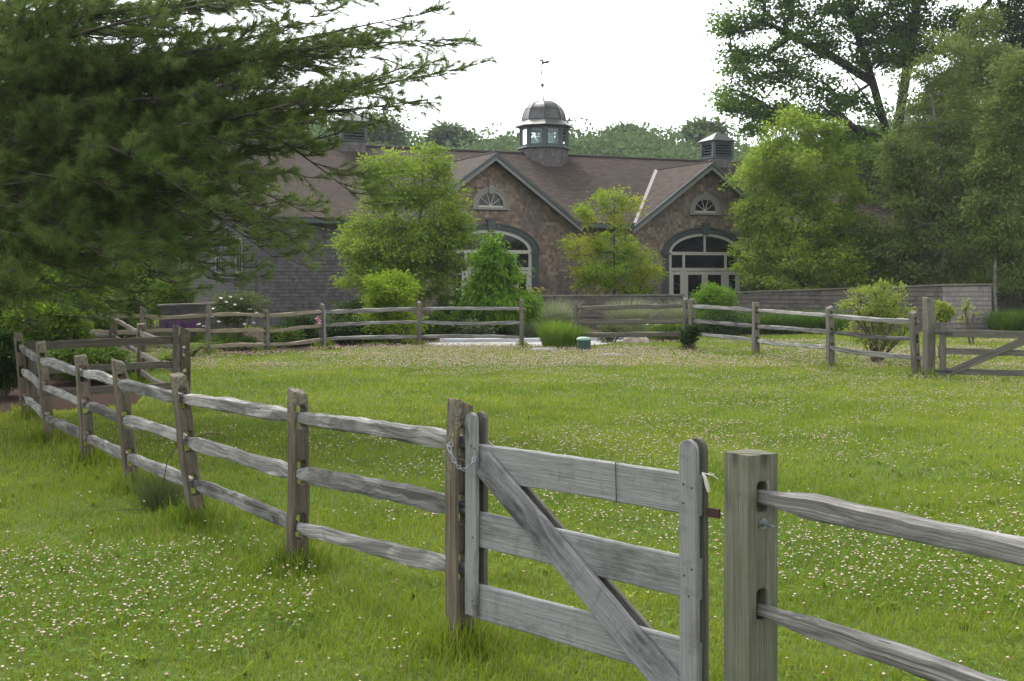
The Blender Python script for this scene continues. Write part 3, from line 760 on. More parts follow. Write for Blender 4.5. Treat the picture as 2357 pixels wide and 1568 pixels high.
for g in (G1, G2):
    # green grey surround
    b = MB(); f = WV
    arch_ring(b, g, AW, ASP, AR, AW-.30, AR-.24, 0, f-.07, f)
    arch_ring(b, g, AW+.03, ASP, AR+.03, AW-.03, AR-.03, ASP, f-.115, f-.06)
    arch_ring(b, g, AW-.14, ASP, AR-.12, AW-.19, AR-.16, 0, f-.095, f-.06)
    for s in (-1, 1): bar(b, g, s*(AW-.15)-.19, s*(AW-.15)+.19, ASP-.06, ASP+.02, f-.15, f)
    for s in (-1, 1): bar(b, g, s*(AW-.15)-.17, s*(AW-.15)+.17, 0, .22, f-.12, f)
    kz = ASP+AR
    b.add([HB(g-.11, f-.17, kz-.30), HB(g+.11, f-.17, kz-.30), HB(g+.16, f-.17, kz+.16), HB(g-.16, f-.17, kz+.16), HB(g-.11, f, kz-.30), HB(g+.11, f, kz-.30), HB(g+.16, f, kz+.16), HB(g-.16, f, kz+.16)],
          [(0,1,2,3), (0,4,5,1), (1,5,6,2), (2,6,7,3), (3,7,4,0)])
    bar(b, g, -.19, .19, kz+.13, kz+.18, f-.19, f)
    b.build("arch_surround", M['trim'], barn)
    hw, rs_ = AW-.30, AR-.24
    b = MB()
    arch_ring(b, g, hw, ASP, rs_, hw-.12, rs_-.11, 0, f-.05, f+.01)
    bar(b, g, -hw+.1, hw-.1, 2.66, 2.79, f-.055, f)          # transom at the spring
    bar(b, g, -hw+.1, hw-.1, 2.02, 2.14, f-.055, f)
    bar(b, g, -.05, .05, 2.79, ASP+rs_-.07, f-.04, f)
    for u in (-1.0, 1.0): bar(b, g, u-.07, u+.07, 0, 2.02, f-.052, f); bar(b, g, u-.055, u+.055, 2.14, 2.66, f-.045, f)
    fr_ = b.build("arched_window", M['cream'], barn)
    b = MB(); arch_fill(b, g, hw-.05, ASP, rs_-.05, .02, f-.012); b.build("pane", M['glass'], fr_)
    b = MB()
    for (a, c) in ((-.93, -.005), (.005, .93)):
        bar(b, g, a, a+.13, 0, 2.0, f-.045, f-.005); bar(b, g, c-.13, c, 0, 2.0, f-.045, f-.005)
        bar(b, g, a+.13, c-.13, 1.86, 2.0, f-.045, f-.005); bar(b, g, a+.13, c-.13, 0, .35, f-.045, f-.005)
    for s in (-1, 1):
        a, c = sorted((s*1.07, s*(hw-.12)))
        bar(b, g, a, a+.09, 0, 2.0, f-.045, f-.005); bar(b, g, c-.09, c, 0, 2.0, f-.045, f-.005); bar(b, g, a+.09, c-.09, 1.86, 2.0, f-.045, f-.005)
    dr = b.build("glazed_door", M['cream'], barn)
    b = MB(); bar(b, g, -.03, .0, .95, 1.12, f-.075, f-.045); b.build("handle", M['iron'], dr)
    # fanlight
    b = MB()
    arch_ring(b, g, .72, 4.48, .66, .50, .46, 4.40, f-.09, f)
    arch_ring(b, g, .74, 4.48, .68, .66, .60, 4.40, f-.12, f-.08)
    bar(b, g, -.76, .76, 4.30, 4.39, f-.13, f)
    b.add([HB(g-.07, f-.14, 4.90), HB(g+.07, f-.14, 4.90), HB(g+.11, f-.14, 5.24), HB(g-.11, f-.14, 5.24), HB(g-.07, f, 4.90), HB(g+.07, f, 4.90), HB(g+.11, f, 5.24), HB(g-.11, f, 5.24)],
          [(0,1,2,3), (0,4,5,1), (1,5,6,2), (2,6,7,3), (3,7,4,0)])
    fl = b.build("fanlight", M['arch'], barn)
    b = MB(); arch_fill(b, g, .52, 4.46, .50, 4.39, f-.02); b.build("pane", M['glass'], fl)
    b = MB(); bar(b, g, -.50, .50, 4.392, 4.46, f-.07, f-.01)
    for a in (36, 72, 108, 144):
        a = math.radians(a); d = BU*math.cos(a)+Vector((0,0,math.sin(a))); A = HB(g, f-.045, 4.45)
        n_ = d.cross(BV).normalized(); L_ = .49*.97
        b.box(A+d*L_/2, d*L_/2, n_*.011, BV*.012)
    b.build("muntins", M['cream'], fl)

# ------------------------------------------------------------------ cupolas (their shingled curbs, lanterns and caps are parts of the barn)
def ngon_ring(c, R, n, z, rot=0): return [c+BU*R*math.cos(rot+2*math.pi*i/n)+BV*R*math.sin(rot+2*math.pi*i/n)+Vector((0,0,z)) for i in range(n)]
def loft(b, rings, cap=True):
    n = len(rings[0]); V = [p for r_ in rings for p in r_]; Fc = []
    for k in range(len(rings)-1):
        for i in range(n): Fc.append((k*n+i, k*n+(i+1)%n, (k+1)*n+(i+1)%n, (k+1)*n+i))
    if cap: Fc.append(tuple(range(n-1, -1, -1))); Fc.append(tuple((len(rings)-1)*n+i for i in range(n)))
    b.add(V, Fc)
uc = 4.43-.0-4.43*0
def ucol(x, v):
    k = (x-CX)/F; c = HB(0, v, 0); return (k*c.y-c.x)/(BU.x-k*BU.y)
uc = ucol(1252, VR); C0 = HB(uc, VR, 0); r8 = math.pi/8
b = MB(); loft(b, [ngon_ring(C0, 1.02, 8, 5.9, r8), ngon_ring(C0, 1.02, 8, 7.18, r8)]); cup = b.build("cupola", M['back'], barn)
for i in range(8):
    p, q = ngon_ring(C0, 1.025, 8, 0, r8)[i], ngon_ring(C0, 1.025, 8, 0, r8)[(i+1)%8]; d = (q-p).normalized(); nn = Vector((d.y, -d.x, 0))
    if nn.dot(p-C0) < 0: nn = -nn
    if nn.y < .75: shingles("shingled_curb", (p.x, p.y, 0), d, nn, 0, (q-p).length, 6.0, lambda u: 7.15, M['shingleg'], cup, expo=.12)
b = MB(); loft(b, [ngon_ring(C0, 1.10, 8, 7.17, r8), ngon_ring(C0, 1.14, 8, 7.22, r8), ngon_ring(C0, 1.10, 8, 7.27, r8)]); 
b2 = ngon_ring(C0, .97, 8, 0, r8)
for i in range(8):
    p = b2[i]; b.tube([p+Vector((0,0,7.2)), p+Vector((0,0,8.16))], .085, 8)
    q = b2[(i+1)%8]; m = (p+q)/2; d = (q-p)/2; nr = (m-C0).normalized()
    b.box(m+Vector((0,0,8.10)), d, nr*.05, Vector((0,0,.09))); b.box(m+Vector((0,0,7.31)), d, nr*.05, Vector((0,0,.06)))
    for s in (-1, 1): b.box(m+d*s*.74+Vector((0,0,7.7)), d*.06, nr*.03, Vector((0,0,.36)))
b.build("lantern_frame", M['trim'], cup)
for i in range(8):
    p, q = b2[i], b2[(i+1)%8]; m = (p+q)/2; d = (q-p)/2
    b = MB(); b.box(m+Vector((0,0,7.7)), d*.72, (m-C0).normalized()*.004, Vector((0,0,.34))); b.build("pane", M['pane'], cup)
b = MB()
prof = [(1.20, 8.115), (1.255, 8.13), (1.255, 8.165), (1.08, 8.28), (.97, 8.37), (.935, 8.42)]
loft(b, [ngon_ring(C0, R_, 8, z, r8) for R_, z in prof]); b.build("flared_eave", M['copper'], cup)
b = MB()
dome = [(.93*math.cos(a)**.85 if a < 1.55 else .02, 8.42+.86*math.sin(a)) for a in np.linspace(0, math.pi/2-.001, 12)]
loft(b, [ngon_ring(C0, max(.02, R_), 8, z, r8) for R_, z in dome]); b.build("dome", M['copper'], cup)
b = MB()
for i in range(8): b.tube([ngon_ring(C0, max(.02, R_)*1.005, 8, z, r8)[i] for R_, z in dome], .017, 6)
for z, R_ in ((8.42, .94), (8.88, .93*math.cos(math.asin(.46/.86))**.85)):
    rg_ = ngon_ring(C0, R_*1.003, 8, z, r8); b.tube(rg_+[rg_[0]], .012, 5)
b.build("dome_seams", M['ridge'], cup)
# weathervane
ztop = 9.28; mp = C0.y*1.0
def VN(x, y): return WP(x, y, C0.y)
wv = thing("weathervane", VN(1252, 237), "slightly leaning running horse weathervane on the copper dome", "weathervane")
b = MB(); b.tube([VN(1252, 240), VN(1248.5, 196), VN(1246.5, 158), VN(1246.3, 148)], [.026, .022, .018, .015], 8); b.build("pole", M['iron'], wv)
def ball(p, r_, name):
    bm = bmesh.new(); bmesh.ops.create_uvsphere(bm, u_segments=16, v_segments=10, radius=r_); V = [v.co+p for v in bm.verts]; Fc = [[v.index for v in f_.verts] for f_ in bm.faces]; bm.free()
    return mk(name, V, Fc, M['iron'], wv, smooth=True)
ball(VN(1248.6, 196), .075, "ball"); ball(VN(1247, 168), .047, "ball")
b = MB(); p0 = VN(1247, 162)
for dv in (BU*.21+Vector((0,.0,-.02)), BU*-.17+Vector((0,0,.03)), BV*.2, BV*-.2+BU*.03): b.tube([p0, p0+dv], .008, 5)
for dv in (BU*.21+Vector((0,0,-.02)), BV*-.2+BU*.03): torus_link(b, p0+dv, Vector((1,0,0)), Vector((0,0,1)), .03, .035, .010)
b.build("direction_arms", M['iron'], wv)
b = MB(); b.tube([VN(1239, 155.5), VN(1268, 147.5)], .010, 6); b.tube([VN(1240, 155), VN(1244, 147.5)], .007, 5); b.build("vane_arrow", M['iron'], wv)
hx = [(1241.6,140.5),(1243.0,137.5),(1244.6,135.6),(1246.2,136.2),(1248.6,136.2),(1250.3,138.5),(1251.2,141.4),(1254.6,141.6),(1258.2,140.2),(1261.0,139.6),(1263.6,140.2),(1266.4,142.0),(1266.8,143.6),(1264.6,142.8),(1262.6,142.9),
      (1263.2,145.0),(1265.2,146.8),(1266.2,148.6),(1264.6,148.0),(1261.8,146.2),(1259.2,145.4),(1257.2,147.0),(1257.0,149.8),(1256.0,149.4),(1255.8,146.2),(1252.4,146.4),(1250.4,147.8),(1246.2,148.8),(1243.4,149.8),(1243.0,148.8),(1246.6,146.6),(1246.4,143.6),(1246.6,140.6),(1245.4,140.0),(1243.6,142.2),(1242.0,142.6)]
bm = bmesh.new(); n_ = len(hx); fr_ = [VN(x, y) for x, y in hx]; V = [p+Vector((0,-.022,0)) for p in fr_]+[p+Vector((0,.022,0)) for p in fr_]; bm.free()
mk("horse", V, [tuple(range(n_)), tuple(range(2*n_-1, n_-1, -1))]+[(i, n_+i, n_+(i+1)%n_, (i+1)%n_) for i in range(n_)], M['iron'], wv)

def vent(uc_, label):
    C = HB(uc_, VR, 0); r4 = math.pi/4
    b = MB(); loft(b, [ngon_ring(C, .70, 4, 5.9, r4), ngon_ring(C, .70, 4, 7.12, r4)]); c_ = b.build("ridge_vent", M['back'], barn)
    for i in range(4):
        p, q = ngon_ring(C, .705, 4, 0, r4)[i], ngon_ring(C, .705, 4, 0, r4)[(i+1)%4]; d = (q-p).normalized(); nn = Vector((d.y, -d.x, 0))
        if nn.dot((p+q)/2-C) < 0: nn = -nn
        if nn.y < .5: shingles("shingled_curb", (p.x, p.y, 0), d, nn, 0, (q-p).length, 6.0, lambda u: 7.12, M['shingleg'], c_, expo=.12)
    b = MB(); loft(b, [ngon_ring(C, .75, 4, 7.11, r4), ngon_ring(C, .77, 4, 7.15, r4), ngon_ring(C, .75, 4, 7.19, r4)])
    rr_ = ngon_ring(C, .68, 4, 0, r4)
    for i in range(4):
        p, q = rr_[i], rr_[(i+1)%4]; b.box((p.x, p.y, 7.53), BU*.07, BV*.07, Vector((0,0,.38)))
        m = (p+q)/2; d = (q-p)/2; nr = (m-C).normalized(); b.box(m+Vector((0,0,7.86)), d, nr*.04, Vector((0,0,.06)))
        for z in np.linspace(7.27, 7.76, 5): b.box(m+Vector((0,0,z)), d*.92, (nr*.05-Vector((0,0,.035))), (nr*.004+Vector((0,0,.006))))
    b.build("louvers", M['trim'], c_)
    b = MB(); loft(b, [ngon_ring(C, .55, 4, 7.15, r4), ngon_ring(C, .55, 4, 7.9, r4)]); b.build("vent_core", M['hole'], c_)  # dark block in place of the shade behind the louvers
    b = MB(); loft(b, [ngon_ring(C, .90, 4, 7.885, r4), ngon_ring(C, .91, 4, 7.925, r4), ngon_ring(C, .5, 4, 8.12, r4), ngon_ring(C, .02, 4, 8.34, r4)]); b.build("cap", M['copper'], c_)
vent(ucol(1650, VR), ""); vent(ucol(806, VR), "")

# ------------------------------------------------------------------ shingled garden walls
def gwall(label, pts_, group=None, mats=None, thick=.32, expo=.15, name="garden_wall"):
    """pts_: list of (Vector ground, cap z)"""
    T = thing(name, pts_[0][0], label, "garden wall", group)
    for i in range(len(pts_)-1):
        (A, za), (B_, zb) = pts_[i], pts_[i+1]; d = (B_-A); L = d.length; d.normalize(); nn = Vector((d.y, -d.x, 0)); nn = nn if nn.dot(-(A+B_)/2) > 0 else -nn
        b = MB(); a0, a1 = A-nn*.003, B_-nn*.003; bk = nn*-thick
        b.add([a0-Vector((0,0,.1)), a1-Vector((0,0,.1)), a1+Vector((0,0,zb)), a0+Vector((0,0,za)), a0+bk-Vector((0,0,.1)), a1+bk-Vector((0,0,.1)), a1+bk+Vector((0,0,zb)), a0+bk+Vector((0,0,za))],
              [(0,1,2,3), (5,4,7,6), (4,0,3,7), (1,5,6,2), (3,2,6,7)])
        b.build("wall_core", M['back'], T)
        shingles("shingles", A, d, nn, 0, L, -.05, lambda u: za+(zb-za)*u/L, M[mats[i] if mats else 'shinglew'], T, expo=expo, wmin=.12, wmax=.28)
        e = .05; b = MB(); c0 = A-d*e+nn*.06; c1 = B_+d*e+nn*.06; bb = nn*-(thick+.12)
        b.add([c0+Vector((0,0,za)), c1+Vector((0,0,zb)), c1+Vector((0,0,zb+.05)), c0+Vector((0,0,za+.05)), c0+bb+Vector((0,0,za)), c1+bb+Vector((0,0,zb)), c1+bb+Vector((0,0,zb+.05)), c0+bb+Vector((0,0,za+.05))],
              [(0,1,2,3), (5,4,7,6), (4,0,3,7), (1,5,6,2), (3,2,6,7), (0,4,5,1)])
        b.build("cap_board", M['postfar'], T)
    return T
wA, wB, wC, wD, wE = at(1222, 42.0), at(1572, 43.5), at(1690, 44.6), at(2169, 40.6), at(2281, 41.3)
gwall("long low shingled garden wall below the arched doors, behind the fountain grasses", [(wA, 1.10), (wB, 1.12)])
gwall("shingled garden wall at the right whose pale end face stands behind the tall gate post", [(wC, 1.20), (wD, 1.49), (wE, 1.50)], mats=['shinglew', 'shinglee'])
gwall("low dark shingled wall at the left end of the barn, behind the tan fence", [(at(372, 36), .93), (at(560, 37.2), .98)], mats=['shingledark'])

# a neighbouring building far right
shed = thing("outbuilding", at(2420, 62), "dark outbuilding with a pale metal roof, glimpsed through the birches at the right edge", "building")
def SP(a, b_, z): return at(2330, 60)+Vector((a, b_, z))
b = MB(); b.box(SP(6, 4, 2.0), (5.5, 0, 0), (0, 3.5, 0), (0, 0, 2.1)); b.build("wall", M['back'], shed)
b = MB(); b.add([SP(-.2, -.2, 4.0), SP(12.2, -.2, 4.0), SP(12.2, 4, 8.2), SP(1.5, 4, 8.2), SP(-.2, 8.2, 4.0), SP(12.2, 8.2, 4.0)], [(0,1,2,3), (3,2,5,4), (0,3,4)])
b.build("roof", plain("pale_metal_roof", (.55,.58,.60), .5, .4, .2), shed)
b = MB(); b.box(SP(2, .46, 1.2), (.5, 0, 0), (0, .03, 0), (0, 0, .8)); b.build("window", M['glass'], shed)
# ------------------------------------------------------------------ ground
def gmat():
    t = NT("lawn_soil"); ob = t.coord("Object"); n = t.noise(ob, .35, 4, .6); n2 = t.noise(ob, 14, 5, .7)
    c = t.mix(t.ramp(n, [(.35, 0), (.65, 1)]), (.055,.085,.018), (.10,.13,.03)); c = t.mix(t.ramp(n2, [(.4, 0), (.7, .6)]), c, (.035,.055,.012))
    return t.fin(t.princ(c, .95, .05, n2, .5, .02))
M['lawn'] = gmat()
def dirt(name, c1, c2, sc=9):
    t = NT(name); ob = t.coord("Object"); n = t.noise(ob, sc, 8, .75); v = t.noise(ob, sc*6, 4, .8)
    return t.fin(t.princ(t.mix(t.ramp(v, [(.35, 0), (.65, 1)]), t.mix(n, c1, c2), c2), .95, .05, v, 1.0, .02))
M['mulch'] = dirt("red_brown_mulch", (.015,.010,.007), (.046,.027,.018))  # darkened mulch colour, with the pine's shade over the bed put into it
M['soil'] = dirt("dark_bed_soil", (.022,.017,.012), (.06,.042,.028))
M['gravel'] = dirt("pale_gravel", (.26,.26,.25), (.44,.43,.42), 30)

def sheet(name, P, z, mat):
    o = mkt(name, [(p[0], p[1], z) for p in P], [tuple(range(len(P)))], mat); return prop(o, kind="structure")
xs = np.concatenate([np.linspace(-400, -60, 12), np.linspace(-50, 50, 41), np.linspace(60, 400, 12)])
ys = np.concatenate([np.linspace(-60, 70, 53), np.linspace(76, 150, 20), np.linspace(165, 520, 20)])
def hz(x, y):
    """land height: flat meadow, wooded ridge far behind"""
    s = np.clip((y-82-.10*x)/75, 0, 1); s = s*s*(3-2*s)
    return s*(12.9+.035*x-1.3*np.sin(x*.05+.6)+.6*np.sin(x*.13))+np.clip((y-150)/100, 0, 3)*3.5
gx, gy = np.meshgrid(xs, ys); V = np.stack([gx.ravel(), gy.ravel(), hz(gx, gy).ravel()], 1)
nx_, ny_ = len(xs), len(ys); ii = np.arange(nx_*ny_).reshape(ny_, nx_)
Fg = np.stack([ii[:-1,:-1].ravel(), ii[:-1,1:].ravel(), ii[1:,1:].ravel(), ii[1:,:-1].ravel()], 1)
prop(mk("ground", V, Fg, M['lawn'], smooth=True), kind="structure")
# beds, path
bedL = [(-14,27.5),(-9.6,30.2),(-5.9,28.1),(-5.2,29.5),(-3.6,31.5),(-2.1,31.9),(-2.0,36.6),(3.0,36.4),(4.4,34.0),(4.9,36.5),(12.5,39.2),(17,40.2),(17,44),(8,47.5),(-5,42),(-12,38),(-22,38),(-22,28)]
sheet("bed_soil", bedL, .004, M['soil'])
mulchP = [(-9.5,13.6),(-7.2,15.6),(-6.0,16.6),(-5.3,17.4),(-5.6,18.8),(-6.6,21.2),(-7.5,24),(-10,26.5),(-14,27.2),(-16,20),(-13,14)]
sheet("mulch_bed", mulchP, .008, M['mulch'])
pathP = [(-2.5,31.75),(-1.2,31.9),(.6,31.6),(1.7,31.7),(2.6,32.9),(3.3,34.6),(2.9,35.6),(1.5,34.4),(-.5,33.6),(-2.3,33.4)]
sheet("gravel_path", pathP, .012, M['gravel'])
b = MB()
ep = [at(1012, 33.7), at(1090, 33.8), at(1165, 33.9), at(1240, 34.0), at(1300, 34.2), at(1400, 34.9), at(1432, 35.8)]
for i in range(len(ep)-1):
    m = (ep[i]+ep[i+1])/2; d = (ep[i+1]-ep[i])/2
    b.box(m+Vector((0,0,.045)), d*.985, Vector((-d.y, d.x, 0)).normalized()*.18, Vector((0,0,.055+.004*(i%2))))
prop(b.build("stone_kerb", M['bluestone']), kind="structure")

def inside(P, x, y):
    c = np.zeros(x.shape, bool); n = len(P)
    for i in range(n):
        x1, y1 = P[i]; x2, y2 = P[(i+1) % n]
        with np.errstate(divide='ignore', invalid='ignore'):
            c ^= ((y1 > y) != (y2 > y)) & (x < (x2-x1)*(y-y1)/(y2-y1+1e-12)+x1)
    return c
def vnoise(x, y, s, seed=0):
    """smooth value noise 0..1"""
    g = np.random.RandomState(seed).rand(64, 64); u = x/s+100; v = y/s+100
    i = np.floor(u).astype(int); j = np.floor(v).astype(int); a = u-i; b_ = v-j; a = a*a*(3-2*a); b_ = b_*b_*(3-2*b_)
    i %= 64; j %= 64; i1 = (i+1) % 64; j1 = (j+1) % 64
    return (g[i,j]*(1-a)+g[i1,j]*a)*(1-b_)+(g[i,j1]*(1-a)+g[i1,j1]*a)*b_

# ------------------------------------------------------------------ grass blades
def blade_mesh(x, y, z0, ln, wd, lean, az, name, mat, parent=None, stuff=True, curl=1.0):
    """3-segment tapering blades: arrays"""
    N = len(x); ca, sa = np.cos(az), np.sin(az); t_ = az+np.pi/2+R0.uniform(-.6, .6, N); cw, sw = np.cos(t_), np.sin(t_)
    st = [(0, 1.0), (.45, .85), (.8, .55), (1.0, 0)]; V = np.zeros((N, 7, 3)); k = 0
    for s, wf in st:
        h = ln*s*np.cos(lean*s*.75*curl); o = ln*s*np.sin(lean*(.35+.65*s*curl))
        px, py, pz = x+ca*o, y+sa*o, z0+h
        if wf > 0:
            for sg in (-1, 1):
                V[:, k, 0] = px+sg*cw*wd*wf*.5; V[:, k, 1] = py+sg*sw*wd*wf*.5; V[:, k, 2] = pz; k += 1
        else: V[:, k, 0] = px; V[:, k, 1] = py; V[:, k, 2] = pz
    base = (np.arange(N)*7)[:, None]; T_ = np.array([[0,1,3],[0,3,2],[2,3,5],[2,5,4],[4,5,6]])
    Fa = (base[:, None, :]+T_[None]).reshape(-1, 3)
    return mk(name, V.reshape(-1, 3), Fa, mat, parent)
def grass_mat(name, a, b_, c_, trans=.42):
    t = NT(name); r = t.geo("Random Per Island"); ob = t.n("ShaderNodeNewGeometry").outputs["Position"]
    c = t.mix(r, a, b_)
    c = t.mix(t.ramp(t.noise(ob, .22, 3, .55), [(.42, 0), (.60, .85)]), c, c_)
    c = t.mix(t.ramp(t.noise(t.map(ob, (1,1,0)), 1.3, 3, .6), [(.50, 0), (.68, .6)]), c, (.065,.12,.010))
    r2 = t.math('FRACT', t.math('MULTIPLY', r, 13.7)); c = t.mix(t.ramp(r2, [(.90, 0), (.93, .7)]), c, (.30,.25,.11))
    p = t.princ(c, .6, .07); tr = t.n("ShaderNodeBsdfTranslucent"); t.l(c, tr.inputs[0])
    mx = t.n("ShaderNodeMixShader"); mx.inputs[0].default_value = trans; t.l(p.outputs[0], mx.inputs[1]); t.l(tr.outputs[0], mx.inputs[2])
    return t.fin(mx)
M['grass'] = grass_mat("meadow_grass", (.110,.178,.013), (.195,.262,.024), (.235,.285,.028))
def scatter(y0, y1, dens, m=2.5, xlim=None):
    """uniform points in a widening strip"""
    n = int((.44*(y0+y1)*.94+2*m)*(y1-y0)*dens); y = R0.uniform(y0, y1, n); hw = .44*y+m; x = R0.uniform(-1, 1, n)*(.44*y1+m)
    k = np.abs(x) < hw; return x[k], y[k]
parts_ = [(3.6, 7.5, 4200, .0050, .060), (7.5, 11, 2300, .0065, .065), (11, 17, 1000, .0095, .07), (17, 25, 450, .015, .075), (25, 40, 190, .026, .08), (40, 60, 60, .05, .10)]
X = []; Y = []; WD = []; LN = []
for y0, y1, dn, wd, ln in parts_:
    x, y = scatter(y0, y1, dn)
    X.append(x); Y.append(y); WD.append(wd*R0.uniform(.6, 1.3, len(x))); LN.append(ln*R0.uniform(.55, 1.35, len(x)))
x = np.concatenate(X); y = np.concatenate(Y); wd = np.concatenate(WD); ln = np.concatenate(LN)
k = ~(inside(mulchP, x, y) | inside(bedL, x, y) | inside(pathP, x, y))
x, y, wd, ln = x[k], y[k], wd[k], ln[k]
tall = vnoise(x, y, 1.1, 3)*.8+.6*vnoise(x, y, .35, 4)
# uncut tufts gather round the fence posts
allposts = [*near, PG, *lf, *sf, *bf, *cf, *ff, gp]
for p in allposts:
    d = np.hypot(x-p[0], y-p[1]); tall += 2.1*np.exp(-(d/.17)**2)+.5*np.exp(-(d/.4)**2)
    q = p
for a, c in zip(near[:-1], near[1:]):
    ax, ay = a[0], a[1]; dx, dy = c[0]-ax, c[1]-ay; s = np.clip(((x-ax)*dx+(y-ay)*dy)/(dx*dx+dy*dy), 0, 1); tall += .45*np.exp(-(np.hypot(x-ax-s*dx, y-ay-s*dy)/.3)**2)
ln = ln*(.36+.58*tall)
o = blade_mesh(x, y, np.zeros_like(x), ln, wd, R0.uniform(.1, 1.0, len(x)), R0.uniform(0, 6.283, len(x)), "meadow_grass", M['grass'])
prop(o, kind="stuff"); o["label"] = "short yellow green meadow grass"; o["category"] = "grass"

# long uncut blades round the foot of each post
X = []; Y = []
for p in allposts:
    n_ = 260 if p[1] < 16 else 90; a = R0.uniform(0, 6.283, n_); q = np.abs(R0.normal(0, .10, n_))+.045; X.append(p[0]+np.cos(a)*q); Y.append(p[1]+np.sin(a)*q)
x = np.concatenate(X); y = np.concatenate(Y); N = len(x)
o = blade_mesh(x, y, np.zeros(N), R0.uniform(.07, .24, N), (.0045+.0006*y)*R0.uniform(.7, 1.3, N), R0.uniform(.1, .9, N), R0.uniform(0, 6.283, N), "uncut_grass", M['grass']); prop(o, "longer uncut grass round the fence posts", "grass", kind="stuff")
# broad weed leaves (plantain, dandelion) in the near turf
x, y = scatter(3.6, 16, 3.5); k = ~inside(mulchP, x, y); x, y = x[k], y[k]; n_ = 7; x = np.repeat(x, n_); y = np.repeat(y, n_); N = len(x)
o = blade_mesh(x, y, np.full(N, .005), R0.uniform(.04, .085, N), R0.uniform(.012, .024, N), R0.uniform(.9, 1.4, N), R0.uniform(0, 6.283, N), "broad_weeds", M['grass']); prop(o, "broad weed leaves scattered in the near turf", "weeds", kind="stuff")

# clover leaves near the camera: small trefoils
M['clover'] = leaf_mat("clover_leaf", (.075,.165,.022), (.13,.23,.035), (.10,.20,.02), .3, 1.5)
def fdens(x, y):
    """how thickly the clover flowers stand, 0..1"""
    n = .42*vnoise(x, y, 2.6, 11)+.33*vnoise(x, y, .7, 12)+.25*vnoise(x, y, .16, 13); px = CX+F*x/y; py = HY+F*CAMH/y
    d = np.clip((n-.44)*4.5, 0, 1)
    # bare stretch along the fence inside the meadow, thick band near the far side, thick corner bottom left
    fx = np.interp(y, [5.9, 7.6, 9.0, 10.4, 11.7, 13.4, 15.6], [-.2, -1.3, -2.3, -3.2, -4.0, -5.0, -6.1])
    inside_ = x > fx
    corner = (~inside_) & (y < 8.3+.25*(x+1.5)) 
    d = np.where(inside_, d, np.where(corner, np.clip((n-.40)*4.5, 0, 1), .04))
    dist = np.clip((x-fx)/3.0, 0, 1)
    d = np.where(inside_ & (y < 22), d*(.12+.88*dist*dist), d)
    d = np.where((y > 23) & (y < 31), np.clip((n-.30)*4, 0, 1)*1.0, d)
    d = np.where((y > 15.5) & (y < 21.0) & (x < 0), d*.35, d)
    return np.clip(d, 0.01, 1)
x, y = scatter(3.6, 12, 520); k = (R0.rand(len(x)) < np.clip(fdens(x, y)*1.1+.1, 0, 1)); x, y = x[k], y[k]; N = len(x)
zc = R0.uniform(.025, .055, N); az = R0.uniform(0, 6.28, N); sz = R0.uniform(.008, .014, N)
V = np.zeros((N, 3, 4, 3))
for j in range(3):
    a = az+j*2.094; tilt = R0.uniform(-.1, .35, N)
    for q, (rr_, da) in enumerate(((0, 0), (.9, .62), (1.25, 0), (.9, -.62))):
        V[:, j, q, 0] = x+np.cos(a+da)*rr_*sz*1.1; V[:, j, q, 1] = y+np.sin(a+da)*rr_*sz*1.1; V[:, j, q, 2] = zc+rr_*sz*tilt
base = (np.arange(N*3)*4)[:, None]; Fa = base+np.array([[0, 1, 2, 3]])
o = mk("clover_leaves", V.reshape(-1, 3), Fa, M['clover']); prop(o, "low green clover leaves among the near grass", "clover", kind="stuff")

# clover flower heads
t = NT("clover_flower"); r = t.geo("Random Per Island")
c = t.ramp(r, [(0, (.42,.36,.24)), (.35, (.52,.47,.35)), (.75, (.43,.37,.27)), (1, (.40,.29,.22))])
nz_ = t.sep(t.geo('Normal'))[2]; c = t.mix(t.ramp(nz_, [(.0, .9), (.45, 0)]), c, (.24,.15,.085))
M['flower'] = t.fin(t.princ(c, .8, .1))
bm = bmesh.new(); bmesh.ops.create_icosphere(bm, subdivisions=2, radius=1); icoV2 = np.array([v.co for v in bm.verts]); icoF2 = np.array([[v.index for v in f.verts] for f in bm.faces]); bm.free()
bm = bmesh.new(); bmesh.ops.create_icosphere(bm, subdivisions=1, radius=1); icoV1 = np.array([v.co for v in bm.verts]); icoF1 = np.array([[v.index for v in f.verts] for f in bm.faces]); bm.free()
octV = np.array([(1,0,0),(-1,0,0),(0,1,0),(0,-1,0),(0,0,1),(0,0,-1)], float); octF = np.array([(0,2,4),(2,1,4),(1,3,4),(3,0,4),(2,0,5),(1,2,5),(3,1,5),(0,3,5)])
VV = []; FF = []; off_ = 0
SX = []; 
for (y0, y1, dn, rad, bv, bf_) in ((3.6, 8.5, 330, .0064, icoV2, icoF2), (8.5, 15, 220, .0085, icoV1, icoF1), (15, 24, 200, .0100, octV, octF), (24, 34, 300, .0125, octV, octF)):
    x, y = scatter(y0, y1, dn); d = fdens(x, y); d *= 1-.9*(inside(mulchP, x, y)|inside(bedL, x, y)|inside(pathP, x, y))
    k = R0.rand(len(x)) < d; x, y = x[k], y[k]; N = len(x); s = rad*R0.uniform(.6, 1.25, N); z = R0.uniform(.045, .10, N)+.012*(y < 9)
    P = bv[None]*(1+R0.uniform(-.42, .30, (N, len(bv), 1))); P = P*s[:, None, None]*np.array([1.12, 1.12, .85]); P[:, :, 0] += x[:, None]; P[:, :, 1] += y[:, None]; P[:, :, 2] += z[:, None]
    VV.append(P.reshape(-1, 3)); FF.append(((np.arange(N)*len(bv))[:, None, None]+bf_[None]+off_).reshape(-1, 3)); off_ += N*len(bv)
    if y0 < 8: SX = (x, y, z)
o = mk("clover_flowers", np.concatenate(VV), np.concatenate(FF), M['flower']); prop(o, "small creamy white clover flower heads scattered over the meadow", "clover flowers", kind="stuff")
